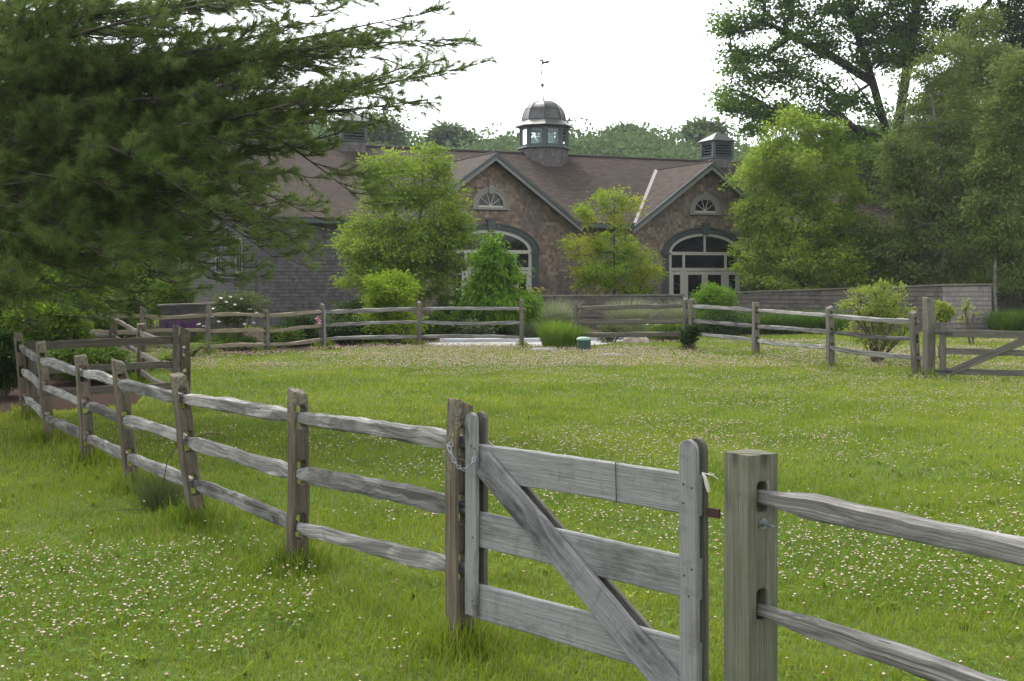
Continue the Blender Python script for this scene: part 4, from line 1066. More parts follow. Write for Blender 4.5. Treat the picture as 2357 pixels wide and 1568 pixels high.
x, y, z = SX
o = blade_mesh(x, y, np.zeros_like(x), z*1.0, np.full(len(x), .0022), np.full(len(x), .02), R0.uniform(0, 6.28, len(x)), "clover_stalks", M['clover']); prop(o, "thin green stalks under the nearest clover flowers", "clover", kind="stuff")

# ------------------------------------------------------------------ leaves and branching
def unit(a): return a/np.maximum(1e-9, np.linalg.norm(a, axis=-1, keepdims=True))
def leaf_mesh(name, C, D, Nn, L, Wd, mat, parent, fold=.18):
    """diamond leaves: centre of stem C, direction D, normal Nn"""
    D = unit(D); S_ = unit(np.cross(D, Nn)); Nn = np.cross(S_, D); N = len(C)
    L = L[:, None]; Wd = Wd[:, None]; V = np.zeros((N, 4, 3))
    V[:, 0] = C; V[:, 1] = C+D*L*.45+S_*Wd*.5+Nn*Wd*fold; V[:, 2] = C+D*L; V[:, 3] = C+D*L*.45-S_*Wd*.5+Nn*Wd*fold
    base = (np.arange(N)*4)[:, None, None]; Fa = (base+np.array([[0,1,2],[0,2,3]])[None]).reshape(-1, 3)
    return mk(name, V.reshape(-1, 3), Fa, mat, parent)
def tube_mesh(name, segs, mat, parent, n=5):
    """segs (K,8): x0 y0 z0 x1 y1 z1 r0 r1"""
    S_ = np.array(segs, float); A, B_ = S_[:, :3], S_[:, 3:6]; d = unit(B_-A); h = np.where(np.abs(d[:, 2:3]) < .9, np.array([[0,0,1.]]), np.array([[1.,0,0]]))
    u = unit(np.cross(d, h)); v = np.cross(d, u); K = len(S_); V = np.zeros((K, 2*n, 3))
    for i in range(n):
        a = 2*math.pi*i/n; o = u*math.cos(a)+v*math.sin(a); V[:, i] = A+o*S_[:, 6:7]; V[:, n+i] = B_+o*S_[:, 7:8]
    Fb = np.array([[i, (i+1) % n, n+(i+1) % n, n+i] for i in range(n)])
    return mk(name, V.reshape(-1, 3), ((np.arange(K)*2*n)[:, None, None]+Fb[None]).reshape(-1, 4), mat, parent, smooth=True)

def grow(stems, att, r_tip, r_max, rs_, power=.48, lift=.10, hang=0.0):
    """stems: list of polylines (k,3). att: attractor points. returns segs"""
    P = []; par = []
    for st in stems:
        for i, p in enumerate(st): P.append(np.array(p, float)); par.append(len(P)-2 if i else -1)
    nst = len(P); cap = len(P)+len(att)*4
    Q = np.zeros((cap, 3)); Q[:nst] = P; n = nst
    d0 = np.min(np.linalg.norm(att[:, None]-Q[None, :nst], axis=2), axis=1); order = np.argsort(d0); leafs = []
    for i in order:
        a = att[i]; dv = Q[:n]-a; d = np.linalg.norm(dv, axis=1)+1.3*np.maximum(0, dv[:, 2]+.05*np.linalg.norm(dv[:, :2], axis=1))
        j = int(np.argmin(d)); s = Q[j].copy(); L = np.linalg.norm(a-s)
        c = (s+a)/2+np.array([0, 0, lift*L])+rs_.normal(0, .07*L, 3); p_ = j
        for t_ in (.33, .67, 1.0):
            q = (1-t_)**2*s+2*t_*(1-t_)*c+t_*t_*a; Q[n] = q; par.append(p_); p_ = n; n += 1
        leafs.append(n-1)
    wgt = np.zeros(n)
    for i in leafs: wgt[i] += 1
    for i in range(n-1, -1, -1):
        if par[i] >= 0: wgt[par[i]] += wgt[i]
    tot = max(1, wgt.max()); rad = r_tip+(r_max-r_tip)*(wgt/tot)**power
    segs = []
    for i in range(n):
        if par[i] >= 0: j = par[i]; segs.append([*Q[j], *Q[i], rad[j] if j < nst and i < nst else min(rad[j], rad[i]*1.25), rad[i]])
    return segs
def in_lobes(lobes, n, rs_, shell=.55):
    """lobes (cx,cy,cz,rx,ry,rz); weighted by volume, biased to the shell"""
    vol = np.array([l[3]*l[4]*l[5] for l in lobes]); vol = vol**.8; k = rs_.choice(len(lobes), n, p=vol/vol.sum()); u = unit(rs_.normal(size=(n, 3)))
    r = rs_.rand(n)**(1/3.)*(1-shell)+shell*(1-rs_.rand(n)**2*.45); L = np.array(lobes)[k]
    return L[:, :3]+u*L[:, 3:6]*np.minimum(r, 1)[:, None]
def tree(name, label, cat, base, stems, lobes, n_cl, per, lsz, cl_r, leafm, barkm, r_max, group=None, seed=1, aspect=.55, droop=.15, flat=.55, r_tip=.006, shell=.55, lift=.1, crown="crown", stem="trunk", extra=None, zmin=.05):
    rs_ = np.random.RandomState(seed); T = thing(name, base, label, cat, group)
    att = in_lobes(lobes, n_cl, rs_, shell); att[:, 2] = np.maximum(att[:, 2], zmin)
    segs = grow(stems, att, r_tip, r_max, rs_, lift=lift); tube_mesh(stem, segs, M[barkm], T)
    cr = cl_r*rs_.uniform(.6, 1.35, n_cl); idx = np.repeat(np.arange(n_cl), rs_.poisson(per*(cr/cl_r)**1.5)+3)
    N = len(idx); off_ = rs_.normal(size=(N, 3))*.5; off_[:, 2] *= flat
    C = att[idx]+off_*cr[idx][:, None]; C[:, 2] = np.maximum(C[:, 2], zmin*.5)
    ctr = np.array([base[0], base[1], np.mean([l[2] for l in lobes])])
    outw = unit(C-ctr); D = unit(off_*1.0+outw*.5+rs_.normal(size=(N, 3))*.45+np.array([0, 0, -droop])); Nn = unit(rs_.normal(size=(N, 3))*.55+np.array([0, 0, 1.0])+outw*.35)
    L = lsz*rs_.uniform(.65, 1.3, N); leaf_mesh(crown, C, D, Nn, L, L*aspect*rs_.uniform(.8, 1.2, N), M[leafm], T)
    return T
def stem_line(base, top, rs_, n=7, wob=.06):
    b_, t_ = np.array(base, float), np.array(top, float); L = np.linalg.norm(t_-b_); P = []
    w1 = rs_.normal(0, wob*L, 3); w1[2] = 0; w2 = rs_.normal(0, wob*L*.5, 3); w2[2] = 0
    for i in range(n): s = i/(n-1); P.append(b_*(1-s)+t_*s+w1*math.sin(math.pi*s)*.5+w2*math.sin(2*math.pi*s)*.5)
    return np.array(P)
def LB(x, y, rx, ry, Y, depth=None, dy=0):
    """ellipsoid lobe whose outline spans rx, ry at distance Y"""
    c = WP(x, y, Y+dy); k = Y/F; return (c.x, c.y, c.z, rx*k, depth if depth else (rx*k), ry*k)
# ------------------------------------------------------------------ plant materials
M['birchleaf'] = leaf_mat("birch_leaf", (.13,.215,.024), (.23,.325,.045), (.26,.35,.045), .44)
M['limeleaf'] = leaf_mat("lime_leaf", (.15,.25,.015), (.25,.34,.025), (.22,.34,.015), .4)
M['vividleaf'] = leaf_mat("vivid_green_leaf", (.075,.18,.012), (.15,.28,.022), (.16,.27,.02), .42)
M['goldleaf'] = leaf_mat("yellow_green_leaf", (.14,.25,.02), (.26,.37,.03), (.36,.38,.03), .45)
M['mapleleaf'] = leaf_mat("dark_maple_leaf", (.075,.16,.022), (.16,.27,.045), (.12,.22,.03), .5)
M['oliveleaf'] = leaf_mat("olive_birch_leaf", (.085,.13,.03), (.21,.255,.08), (.14,.195,.04), .42)
M['midleaf'] = leaf_mat("mid_green_leaf", (.045,.095,.015), (.095,.16,.022), (.12,.18,.02), .35)
M['brightleaf'] = leaf_mat("bright_understorey_leaf", (.08,.15,.014), (.17,.24,.02), (.06,.11,.012), .42)
M['darkleaf'] = leaf_mat("dark_green_leaf", (.022,.050,.010), (.05,.09,.016), None, .3)
M['deepleaf'] = leaf_mat("deep_shade_leaf", (.012,.026,.010), (.03,.05,.014), None, .22)
M['azalea'] = leaf_mat("pale_lime_azalea_leaf", (.19,.25,.04), (.30,.35,.07), (.26,.33,.05), .35)
M['roseleaf'] = leaf_mat("rose_leaf", (.075,.105,.035), (.14,.17,.06), None, .3)
M['fern'] = leaf_mat("fern_leaf", (.10,.18,.015), (.20,.27,.025), None, .4)
M['fountain'] = leaf_mat("pale_fountain_grass", (.20,.24,.12), (.32,.35,.20), None, .3, spec=.15)
M['tallgrass'] = leaf_mat("tall_green_grass", (.11,.20,.02), (.20,.29,.035), None, .4)
M['daylily'] = leaf_mat("daylily_leaf", (.045,.10,.012), (.10,.17,.02), None, .35)
M['lavender'] = leaf_mat("grey_green_catmint", (.085,.11,.055), (.14,.165,.085), None, .3)
M['needle'] = leaf_mat("pine_needles", (.085,.13,.032), (.20,.26,.07), (.13,.195,.046), .45, .5, .5)
M['white'] = plain("white_petals", (.72,.72,.68), .7, .1, var=.06)
M['pink'] = plain("pink_petals", (.55,.30,.38), .7, .1, var=.2, scale=30)
M['purple'] = leaf_mat("purple_flower_spikes", (.07,.022,.085), (.13,.045,.15), None, .2)
M['yellow'] = plain("yellow_petals", (.55,.42,.04), .7, .1, var=.15)
M['blue'] = plain("blue_petals", (.20,.20,.45), .7, .1, var=.15)
M['farleaf'] = leaf_mat("far_wood_leaf", (.075,.125,.045), (.14,.20,.075), (.11,.165,.055), .3, .09)

# ------------------------------------------------------------------ the big pine, trunk just out of view at the left
def pine():
    rs_ = np.random.RandomState(17); TY = 15.5; TX = -7.5
    T = thing("pine_tree", (TX, TY, 0), "huge dark white pine reaching in from the left with long drooping boughs of needles", "tree")
    trunk = stem_line((TX, TY, 0), (TX+.3, TY+.2, 15), rs_, 12, .01); segs = []
    for i in range(11): segs.append([*trunk[i], *trunk[i+1], .30*(1-i/12.), .30*(1-(i+1)/12.)])
    lead = [at(-60, 17.5), at(90, 17.3), at(190, 17.1), at(238, 17.0)]
    C = []; D = []; UP = []
    def tz(y, Y): return CAMH-(y-HY)/F*Y
    # bough tips: column, row, distance, start height above/below, droop
    tips = [(1092,150,15.0,.3),(1010,22,15.8,.2),(985,228,14.2,.5),(850,285,16.0,.4),(690,395,13.6,.5),(850,478,14.6,.7),(740,505,16.4,.6),(715,588,13.8,.8),(640,600,15.2,.8),
            (585,640,15.9,.8),(600,545,16.2,.7),(500,560,15.0,.7),(440,610,15.6,.75),(380,650,16.4,.8),(520,650,14.4,.8),(250,700,15.4,.8),(690,610,16.6,.8),(430,672,13.6,.8),(330,705,15.0,.8),(180,735,14.0,.8),(60,730,15.6,.8),(100,20,14.2,.2),(200,70,16.8,.2),(20,110,13.6,.3),(430,20,17.4,.2),(250,-40,14.4,.2),(60,-70,16.6,.1),(150,130,17.5,.3),(640,55,17.2,.2),(800,95,14.6,.3),(900,70,16.6,.2),(560,180,14.0,.4),(480,300,17.3,.4),
            (600,430,17.5,.5),(420,500,14.2,.6),(500,590,17.0,.7),(270,610,13.2,.7),(120,600,16.6,.7),(250,420,13.6,.5),(150,250,14.0,.4),(330,120,14.6,.3),(820,190,17.4,.3),(700,280,13.8,.45),
            (560,0,13.8,.2),(800,-60,15.2,.2),(350,-80,16.2,.2),(960,-120,16.6,.1),(10,480,13.6,.6),(540,520,13.2,.6),(300,545,15.6,.7),(-20,640,14.0,.8),(620,340,15.4,.5),
            (230,690,16.8,.8),(90,690,13.2,.8),(380,590,16.2,.7),(940,150,13.6,.4),(480,640,14.6,.8),(690,150,15.9,.3),(930,-10,14.4,.2),(1040,90,14.2,.3),(760,20,14.0,.25),(870,130,15.4,.3),(760,240,14.6,.4),(880,215,15.2,.4)]
    boughs = []
    for (x, y, Y, dr) in tips:
        tip = np.array(WP(x, y, Y)); h0 = max(1.6, tip[2]-.2+ (.0 if dr < .5 else .9)+rs_.uniform(-.5, .2)); st = np.array([TX+.01*h0, TY, h0])
        boughs.append((st, tip, dr))
    for k in range(16):                                        # the rest of the tree, behind and above the frame
        a = rs_.uniform(0, 6.28); h = rs_.uniform(5.8, 13.5); L = (15.5-h)*.55
        boughs.append((np.array([TX, TY, h]), np.array([TX+math.cos(a)*L, TY+math.sin(a)*L, h+.4]), .2))
    for k in range(10):
        a = rs_.uniform(1.2, 5.2); h = rs_.uniform(2, 6); L = 4.5
        boughs.append((np.array([TX, TY, h]), np.array([TX+math.cos(a)*L, TY+math.sin(a)*L, h-.2]), .4))
    def poly(a, b_, sag, n, wob):
        ss = np.linspace(0, 1, n); d = b_-a; L = np.linalg.norm(d); P = a+d*ss[:, None]; P[:, 2] += sag*L*np.sin(ss*math.pi)*.25
        P[:, 2] -= .10*L*(ss**2-ss)*0; wv = rs_.normal(0, wob*L, 3); P += wv*np.sin(ss*math.pi)[:, None]; wv = rs_.normal(0, wob*.5*L, 3); P += wv*np.sin(2*ss*math.pi)[:, None]; return P
    for bi, (a, b_, dr) in enumerate(boughs):
        vis = bi < len(tips); P = poly(a, b_, dr if dr > .55 else -.12, 12, .022); L = np.linalg.norm(b_-a); r0 = .016+.0065*L
        for i in range(11): segs.append([*P[i], *P[i+1], r0*(1-.085*i), r0*(1-.085*(i+1))])
        main = unit(b_-a); side = unit(np.cross(main, [0, 0, 1.])); nsec = int(L*(5.0 if vis else 2.6))
        for s in np.linspace(.16, .985, nsec):
            i = min(10, int(s*11)); f = s*11-i; p = P[i]*(1-f)+P[min(11, i+1)]*f; sg = rs_.choice([-1, 1]); ln = (.32+1.25*(1-s)**.8*min(1, (s+.1)*2.5))*rs_.uniform(.6, 1.2)
            dv = unit(main*(.75+.5*s)+side*sg*rs_.uniform(.35, 1.0)+np.array([0, 0, rs_.uniform(-.30, .32)])); e = p+dv*ln+np.array([0, 0, .06*ln]); Q = poly(p, e, -.3, 6, .02)
            for j in range(5): segs.append([*Q[j], *Q[j+1], .011*(1-.15*j), .011*(1-.15*(j+1))])
            nt_ = max(4, int(ln*(15 if vis else 7)))
            for t_ in np.linspace(.12, 1, nt_):
                j = min(4, int(t_*5)); f = t_*5-j; q = Q[j]*(1-f)+Q[j+1]*f; tl = rs_.uniform(.10, .26)*(1.15-.5*t_) if t_ < .99 else .08
                dd = unit(dv*1.0+rs_.normal(size=3)*.42+np.array([0, 0, .28])); e2 = q+dd*tl; segs.append([*q, *e2, .0055, .003])
                nn = 3 if vis else 1
                for m_ in range(nn): C.append(q+dd*tl*(.35+.65*(m_+1)/nn)); D.append(dd)
    tube_mesh("trunk", segs, M['pinebark'], T)
    C = np.array(C); D = np.array(D); K = len(C); per = 15
    idx = np.repeat(np.arange(K), per); N = len(idx); dd = unit(D[idx]*.95+rs_.normal(size=(N, 3))*.55); L = rs_.uniform(.08, .14, N); wd = rs_.uniform(.0042, .0075, N)
    A = C[idx]+rs_.normal(size=(N, 3))*.008; S_ = unit(np.cross(dd, rs_.normal(size=(N, 3)))); tip = A+dd*L[:, None]; tip[:, 2] -= L*.12
    V = np.zeros((N, 3, 3)); V[:, 0] = A-S_*wd[:, None]*.5; V[:, 1] = A+S_*wd[:, None]*.5; V[:, 2] = tip
    print("pine needles", N)
    mk("needles", V.reshape(-1, 3), np.arange(N*3).reshape(-1, 3), M['needle'], T)
    # a few brown cones hanging under the boughs
    pick = rs_.choice(K, 26); b = MB()
    for i in pick:
        p = Vector(C[i]); b.tube([p, p+Vector((0,0,-.02)), p+Vector((.005,0,-.06)), p+Vector((.01,0,-.10))], [.004, .012, .014, .004], 7)
    b.build("cones", M['mulch'], T)
pine()

# ------------------------------------------------------------------ trees by the barn
def rsd(s): return np.random.RandomState(s)
def simple_tree(name, label, xbase, Y, ytop_stem, lobes, *a, nst=1, spread=.3, sd=1, **k):
    rs_ = rsd(sd+100); b_ = at(xbase, Y); tops = []
    for i in range(nst):
        tp = WP(xbase, ytop_stem, Y); o = rs_.normal(0, spread, 2) if nst > 1 else (0, 0); tops.append(stem_line((b_.x+o[0]*.15, b_.y+o[1]*.15, -.05), (tp.x+o[0], tp.y+o[1], tp.z*(1 if i == 0 else .85)), rs_, 8, .03))
    return tree(name, label, "tree", (b_.x, b_.y, 0), tops, lobes, *a, seed=sd, **k)
Y = 38.5
simple_tree("birch_tree", "fresh green bushy tree with a two humped top, in front of the barn's left gable", 915, Y, 370,
    [LB(880,365,42,38,Y), LB(990,378,45,42,Y), LB(930,430,105,60,Y), LB(945,500,125,65,Y), LB(930,570,145,60,Y), LB(850,555,75,45,Y), LB(1025,575,75,60,Y), LB(920,640,150,50,Y), LB(1050,500,45,40,Y), LB(1030,450,38,40,Y)],
    430, 92, .110, .36, 'birchleaf', 'barkbirch', .09, nst=3, spread=.5, sd=2, group="light green trees in front of the barn")
Y = 47.5
simple_tree("birch_tree", "tall light green bushy tree covering the barn's right end, right of the arched window", 1845, Y, 290,
    [LB(1835,290,48,50,Y), LB(1765,335,38,45,Y), LB(1900,330,50,50,Y), LB(1835,380,120,65,Y), LB(1770,430,80,55,Y), LB(1900,440,95,60,Y), LB(1830,500,140,60,Y), LB(1930,540,85,60,Y), LB(1740,500,55,40,Y), LB(1850,590,170,60,Y), LB(1990,590,60,50,Y), LB(1850,650,160,35,Y), LB(1975,480,40,35,Y)],
    600, 125, .13, .40, 'birchleaf', 'barkbirch', .10, nst=3, spread=.6, sd=3, group="light green trees in front of the barn")
Y = 36.0
simple_tree("dogwood_tree", "vivid green small tree with drooping pointed leaves, before the left arched window", 1150, Y, 560,
    [LB(1138,560,20,26,Y), LB(1128,595,36,32,Y), LB(1148,635,50,34,Y), LB(1115,650,36,34,Y), LB(1150,690,72,36,Y), LB(1100,700,40,40,Y), LB(1205,700,24,30,Y), LB(1170,730,56,24,Y), LB(1168,600,16,24,Y)],
    230, 80, .16, .27, 'vividleaf', 'bark', .05, sd=4, aspect=.36, droop=1.3, lift=.2, group=None)
Y = 44.8
simple_tree("honey_locust_tree", "small golden green layered tree between the two barn gables", 1415, Y, 450,
    [LB(1395,455,40,20,Y), LB(1440,470,35,22,Y), LB(1365,490,45,20,Y), LB(1430,515,42,18,Y), LB(1350,508,35,14,Y), LB(1345,570,50,28,Y), LB(1420,565,65,32,Y), LB(1470,590,45,30,Y), LB(1400,620,85,30,Y), LB(1480,625,40,22,Y), LB(1370,655,60,22,Y), LB(1450,660,55,25,Y)],
    200, 70, .11, .29, 'goldleaf', 'bark', .06, sd=5, aspect=.5, shell=.4)

# the dark maple towering behind the barn's right end
Y = 66.0
rs_ = rsd(61); b_ = at(2045, Y); 
stems = [np.array([WP(2045,640,Y), WP(2045,420,Y), WP(2040,300,Y), WP(2010,190,Y), WP(1975,80,Y), WP(1930,-60,Y)]), np.array([WP(2055,640,Y), WP(2062,400,Y), WP(2068,290,Y), WP(2090,150,Y), WP(2110,20,Y), WP(2120,-160,Y)]),
         np.array([WP(2040,300,Y), WP(1990,220,Y-2), WP(1940,150,Y-3), WP(1925,40,Y-4)]), np.array([WP(2010,190,Y), WP(1900,120,Y+1), WP(1800,70,Y)]), np.array([WP(2045,330,Y), WP(1960,290,Y-2), WP(1880,240,Y-4), WP(1800,200,Y-5)]), np.array([WP(2090,150,Y), WP(2200,90,Y), WP(2280,0,Y+2)])]
lob = [LB(1672,45,40,26,Y), LB(1690,175,45,20,Y), LB(1700,235,45,20,Y), LB(1700,50,62,34,Y), LB(1790,20,80,45,Y), LB(1720,125,55,22,Y), LB(1830,110,95,35,Y), LB(1720,180,72,22,Y), LB(1850,190,90,30,Y), LB(1730,245,80,24,Y), LB(1840,270,95,32,Y), LB(1930,60,80,60,Y), LB(1950,250,70,45,Y), LB(1740,290,55,24,Y), LB(1690,215,30,18,Y),
       LB(2040,20,110,70,Y), LB(2030,130,75,38,Y), LB(2150,80,90,70,Y), LB(2180,220,80,70,Y), LB(2290,90,90,100,Y), LB(2330,250,90,90,Y), LB(2010,340,100,55,Y), LB(1900,340,60,30,Y), LB(1940,-100,220,70,Y), LB(2180,-110,200,90,Y), LB(1740,-60,110,50,Y), LB(2150,400,140,110,Y)]
tree("maple_tree", "tall dark maple with forking black limbs rising behind the barn at the upper right", "tree", tuple(b_), stems, lob, 900, 140, .18, .82, 'mapleleaf', 'barkdark', .30, seed=6, shell=.35, aspect=.8, r_tip=.018, flat=.5, group=None)

# birch grove right
for i, (x, Y, yt, lobs, lab, mt) in enumerate([
    (2150, 46.0, 130, [(2170,130,55,60),(2120,210,70,60),(2180,260,90,80),(2110,330,80,60),(2170,400,110,80),(2100,480,90,60),(2180,540,130,80),(2090,600,90,60),(2190,640,120,50),(2060,400,50,50),(2050,540,50,40)], "slender olive green birch just right of the light green tree at the barn's end", 'oliveleaf'),
    (2235, 49.0, 60, [(2250,90,70,70),(2300,170,80,80),(2230,240,80,80),(2320,300,90,80),(2260,380,110,80),(2340,430,90,80),(2280,520,110,80),(2340,600,80,70)], "tallest olive birch of the grove, near the right edge of the picture", 'oliveleaf'),
    (2295, 43.0, 200, [(2340,180,60,60),(2320,280,70,70),(2310,380,70,60),(2290,470,60,50),(2310,540,70,50),(2345,600,60,50)], "white stemmed birch whose bare lower trunk stands right of the garden wall's end", 'oliveleaf')]):
    lobes = [LB(a, b2_, c, d, Y) for a, b2_, c, d in lobs]
    simple_tree("birch_tree", lab, x, Y, yt, lobes, (440, 470, 230)[i], 85, .135, .40, mt, 'barkbirch', (.10, .10, .055)[i], nst=(3, 2, 1)[i], spread=.5, sd=20+i, shell=.35, group="olive birches at the right edge", droop=.5)
# dark trees behind them
for i, (x, Y, lobs, lab) in enumerate([
    (1960, 58.0, [(1930,430,90,80),(2010,420,90,90),(1960,540,110,90),(2040,560,100,90),(1930,620,90,60)], "dark tree filling the gap between the barn's right end and the birches"),
    (2200, 56.0, [(2180,420,120,110),(2260,520,120,110),(2160,580,120,90),(2330,600,100,80),(2300,350,90,90)], "deep shaded tree behind the birch grove, above the garden wall"),
    (2400, 60.0, [(2380,200,110,140),(2400,420,120,140),(2430,40,120,120),(2360,560,80,90)], "dark tree cut off by the right edge behind the birches")]):
    lobes = [LB(a, b2_, c, d, Y) for a, b2_, c, d in lobs]
    simple_tree("broadleaf_tree", lab, x, Y, lobs[0][1], lobes, 260, 90, .17, .85, ('midleaf', 'deepleaf', 'deepleaf')[i], 'barkdark', .2, sd=30+i, group="dark trees behind the right grove", r_tip=.012)

# trees and shrubs behind the pine at the left
LT = [(-60, 30.0, [(-40,300,150,180),(90,200,130,120),(120,420,140,120),(-60,560,140,120)], "shaded broadleaf tree behind the pine at the left edge", 'midleaf', 300),
      (170, 34.0, [(150,420,120,110),(260,380,110,110),(200,560,150,110),(120,640,120,80)], "bright leaved tree glowing through the pine's lower boughs", 'brightleaf', 300),
      (340, 44.0, [(330,420,100,120),(300,540,110,110),(380,590,60,70),(360,300,60,80)], "green tree between the pine and the barn's grey left end", 'midleaf', 220),
      (30, 24.0, [(20,640,110,80),(90,700,120,60),(-20,740,110,60)], "tall loose shrub under the pine at the left edge", 'brightleaf', 230),
      (520, 75.0, [(520,330,120,90),(620,290,90,60),(430,330,100,110)], "far tree showing faintly over the barn roof behind the pine", 'midleaf', 140)]
for i, (x, Y, lobs, lab, mt, n) in enumerate(LT):
    lobes = [LB(a, b2_, c, d, Y) for a, b2_, c, d in lobs]
    simple_tree("broadleaf_tree", lab, x, Y, lobs[0][1], lobes, n, 80, (.11 if Y < 40 else .16), .0125*Y+.15, mt, 'barkdark', .14, sd=40+i, group="broadleaf trees behind the pine", r_tip=.009)

def bush(name, label, cat, x, ytop, hw, Y, n, per, lsz, mt, sd, group=None, aspect=.55, lowfrac=.3, depth=None, droop=.1, bark='twig', nst=5, clr=None, ybot=None, sh=.55, flat=.6):
    rs_ = rsd(sd); k = Y/F; H = CAMH-(ytop-HY)*k; b_ = at(x, Y); R_ = hw*k; z0 = H*lowfrac if ybot is None else CAMH-(ybot-HY)*k
    lobes = []
    for i in range(7):
        a = rs_.uniform(0, 6.28); q = rs_.uniform(.25, .6); zz = z0+(H-z0)*rs_.uniform(.3, .75); rr_ = R_*rs_.uniform(.4, .6)
        lobes.append((b_.x+math.cos(a)*q*R_, b_.y+math.sin(a)*q*R_*.8, zz, rr_, rr_, min((H-zz), rr_*1.1)))
    lobes.append((b_.x+rs_.uniform(-.2,.2)*R_, b_.y, H-(H-z0)*.35, R_*.5, R_*.5, (H-z0)*.35))
    stems = [stem_line((b_.x+rs_.normal(0, .05), b_.y+rs_.normal(0, .05), -.03), (b_.x+rs_.normal(0, R_*.35), b_.y+rs_.normal(0, R_*.3), z0+(H-z0)*rs_.uniform(.2, .6)), rs_, 5, .08) for _ in range(nst)]
    return tree(name, label, cat, tuple(b_), stems, lobes, n, per, lsz, clr or R_*.25, mt, bark, .02+.012*H, group, sd, aspect, droop, flat, .004, sh, .1, "foliage", "stems")

bush("lime_shrub", "bright lime green rounded shrub behind the straight fence section", "shrub", 915, 628, 78, 33.2, 120, 95, .085, 'limeleaf', 51, ybot=720, sh=.75)
bush("lime_shrub", "low lime green skirt of shrub foliage beside the metal staked post", "shrub", 870, 715, 95, 33.6, 110, 55, .09, 'limeleaf', 52, lowfrac=.1)
bush("green_shrub", "dark green rounded shrub against the barn wall, left of the lime shrub", "shrub", 815, 690, 60, 38.5, 90, 55, .08, 'midleaf', 53, lowfrac=.05)
bush("rose_bush", "airy rose bush dotted with white flowers behind the tan fence", "shrub", 545, 676, 66, 31.0, 130, 50, .06, 'roseleaf', 54, lowfrac=.45)
bush("azalea_shrub", "pale lime shrub with bare twiggy base, left of the far tall gate post", "shrub", 2018, 650, 84, 25.3, 80, 70, .07, 'azalea', 55, ybot=795, nst=18, aspect=.4, sh=.85, clr=.15)
bush("azalea_shrub", "small pale lime shrub just right of the far tall gate post", "shrub", 2168, 694, 28, 26.3, 26, 55, .085, 'azalea', 56, ybot=745, aspect=.4, nst=4)
bush("sapling", "spindly sapling with three leaf tufts before the wall's pale end", "shrub", 2238, 688, 28, 32.5, 7, 26, .09, 'azalea', 57, ybot=740, aspect=.4, nst=3, clr=.10)
bush("green_shrub", "loose green shrub hiding the foot of the right glazed doors", "shrub", 1635, 655, 62, 40.2, 170, 70, .075, 'vividleaf', 58, lowfrac=.1, group=None)
bush("green_shrub", "dark green bushy mound under the fence, left of the vine covered post", "shrub", 1660, 712, 70, 37.0, 70, 60, .08, 'darkleaf', 59, lowfrac=.05)
bush("grey_shrub", "soft grey green shrub against the barn between the golden tree and the doors", "shrub", 1500, 648, 32, 45.6, 40, 50, .06, 'roseleaf', 60, lowfrac=.1)
bush("conifer_shrub", "feathery green shrub row behind the right garden wall", "shrub", 2060, 618, 110, 50.0, 150, 70, .10, 'brightleaf', 62, lowfrac=.1)
bush("conifer_shrub", "dark feathery shrub behind the garden wall, below the light green tree", "shrub", 1830, 645, 120, 50.5, 140, 70, .09, 'midleaf', 63, lowfrac=.1)
bush("white_flower_bush", "bush with a few white blooms between the lime shrub and the drooping leaved tree", "shrub", 1055, 672, 55, 37.5, 90, 60, .075, 'midleaf', 64, lowfrac=.05)
bush("yellow_flower_bush", "little bush with yellow flowers on top of the garden wall's left end", "shrub", 1240, 664, 22, 42.8, 30, 45, .05, 'vividleaf', 65, lowfrac=.4)
bush("peony_plant", "dark leaved peony with a large pink bloom at the metal staked post", "peony", 690, 732, 52, 32.3, 90, 55, .10, 'darkleaf', 66, lowfrac=.05, aspect=.4)
bush("peony_plant", "dark low peony foliage behind the straight fence, right of the metal staked post", "peony", 800, 738, 70, 33.0, 100, 55, .10, 'darkleaf', 67, lowfrac=.05, aspect=.4)
bush("hosta_plant", "low grey green leafy plant behind the second bay of the straight fence", "plant", 1085, 745, 45, 34.8, 50, 35, .11, 'lavender', 68, lowfrac=.05)
bush("perennial_plant", "dark leafy perennial under the drooping leaved tree", "plant", 1020, 722, 52, 35.5, 90, 50, .09, 'midleaf', 69, lowfrac=.05)
bush("ground_shrub", "fine leaved low shrub beside the pale boulder", "plant", 1410, 748, 42, 33.6, 50, 50, .05, 'roseleaf', 70, lowfrac=.05)
bush("ground_shrub", "bright low perennial right of the pale boulder", "plant", 1520, 745, 60, 34.2, 70, 50, .06, 'brightleaf', 71, lowfrac=.05)
bush("leafy_shrub", "bright green undergrowth between the pine and the left plank gate", "shrub", 110, 690, 90, 22.5, 170, 60, .09, 'brightleaf', 72, lowfrac=.05)
bush("leafy_shrub", "green leafy shrub behind the dark fence, under the lowest pine boughs", "shrub", 270, 660, 90, 33.0, 170, 60, .09, 'brightleaf', 73, lowfrac=.05)
bush("leafy_shrub", "mid green shrub left of the barn's grey corner", "shrub", 385, 640, 60, 38.0, 130, 60, .09, 'brightleaf', 74, lowfrac=.05)
bush("leafy_shrub", "dark shrub at the left edge behind the near fence's last post", "shrub", 0, 760, 75, 18.4, 130, 60, .08, 'darkleaf', 75, lowfrac=.05)
bush("leafy_shrub", "deep green foliage behind the left plank gate", "shrub", 190, 800, 85, 20.8, 150, 60, .07, 'midleaf', 76, lowfrac=.05)
bush("leafy_shrub", "low green planting behind the tan fence, right of the rose bush", "shrub", 650, 760, 50, 31.6, 70, 50, .08, 'midleaf', 77, lowfrac=.05)
bush("leafy_shrub", "green planting at the foot of the rose bush", "shrub", 520, 780, 60, 30.4, 80, 50, .07, 'midleaf', 78, lowfrac=.05)
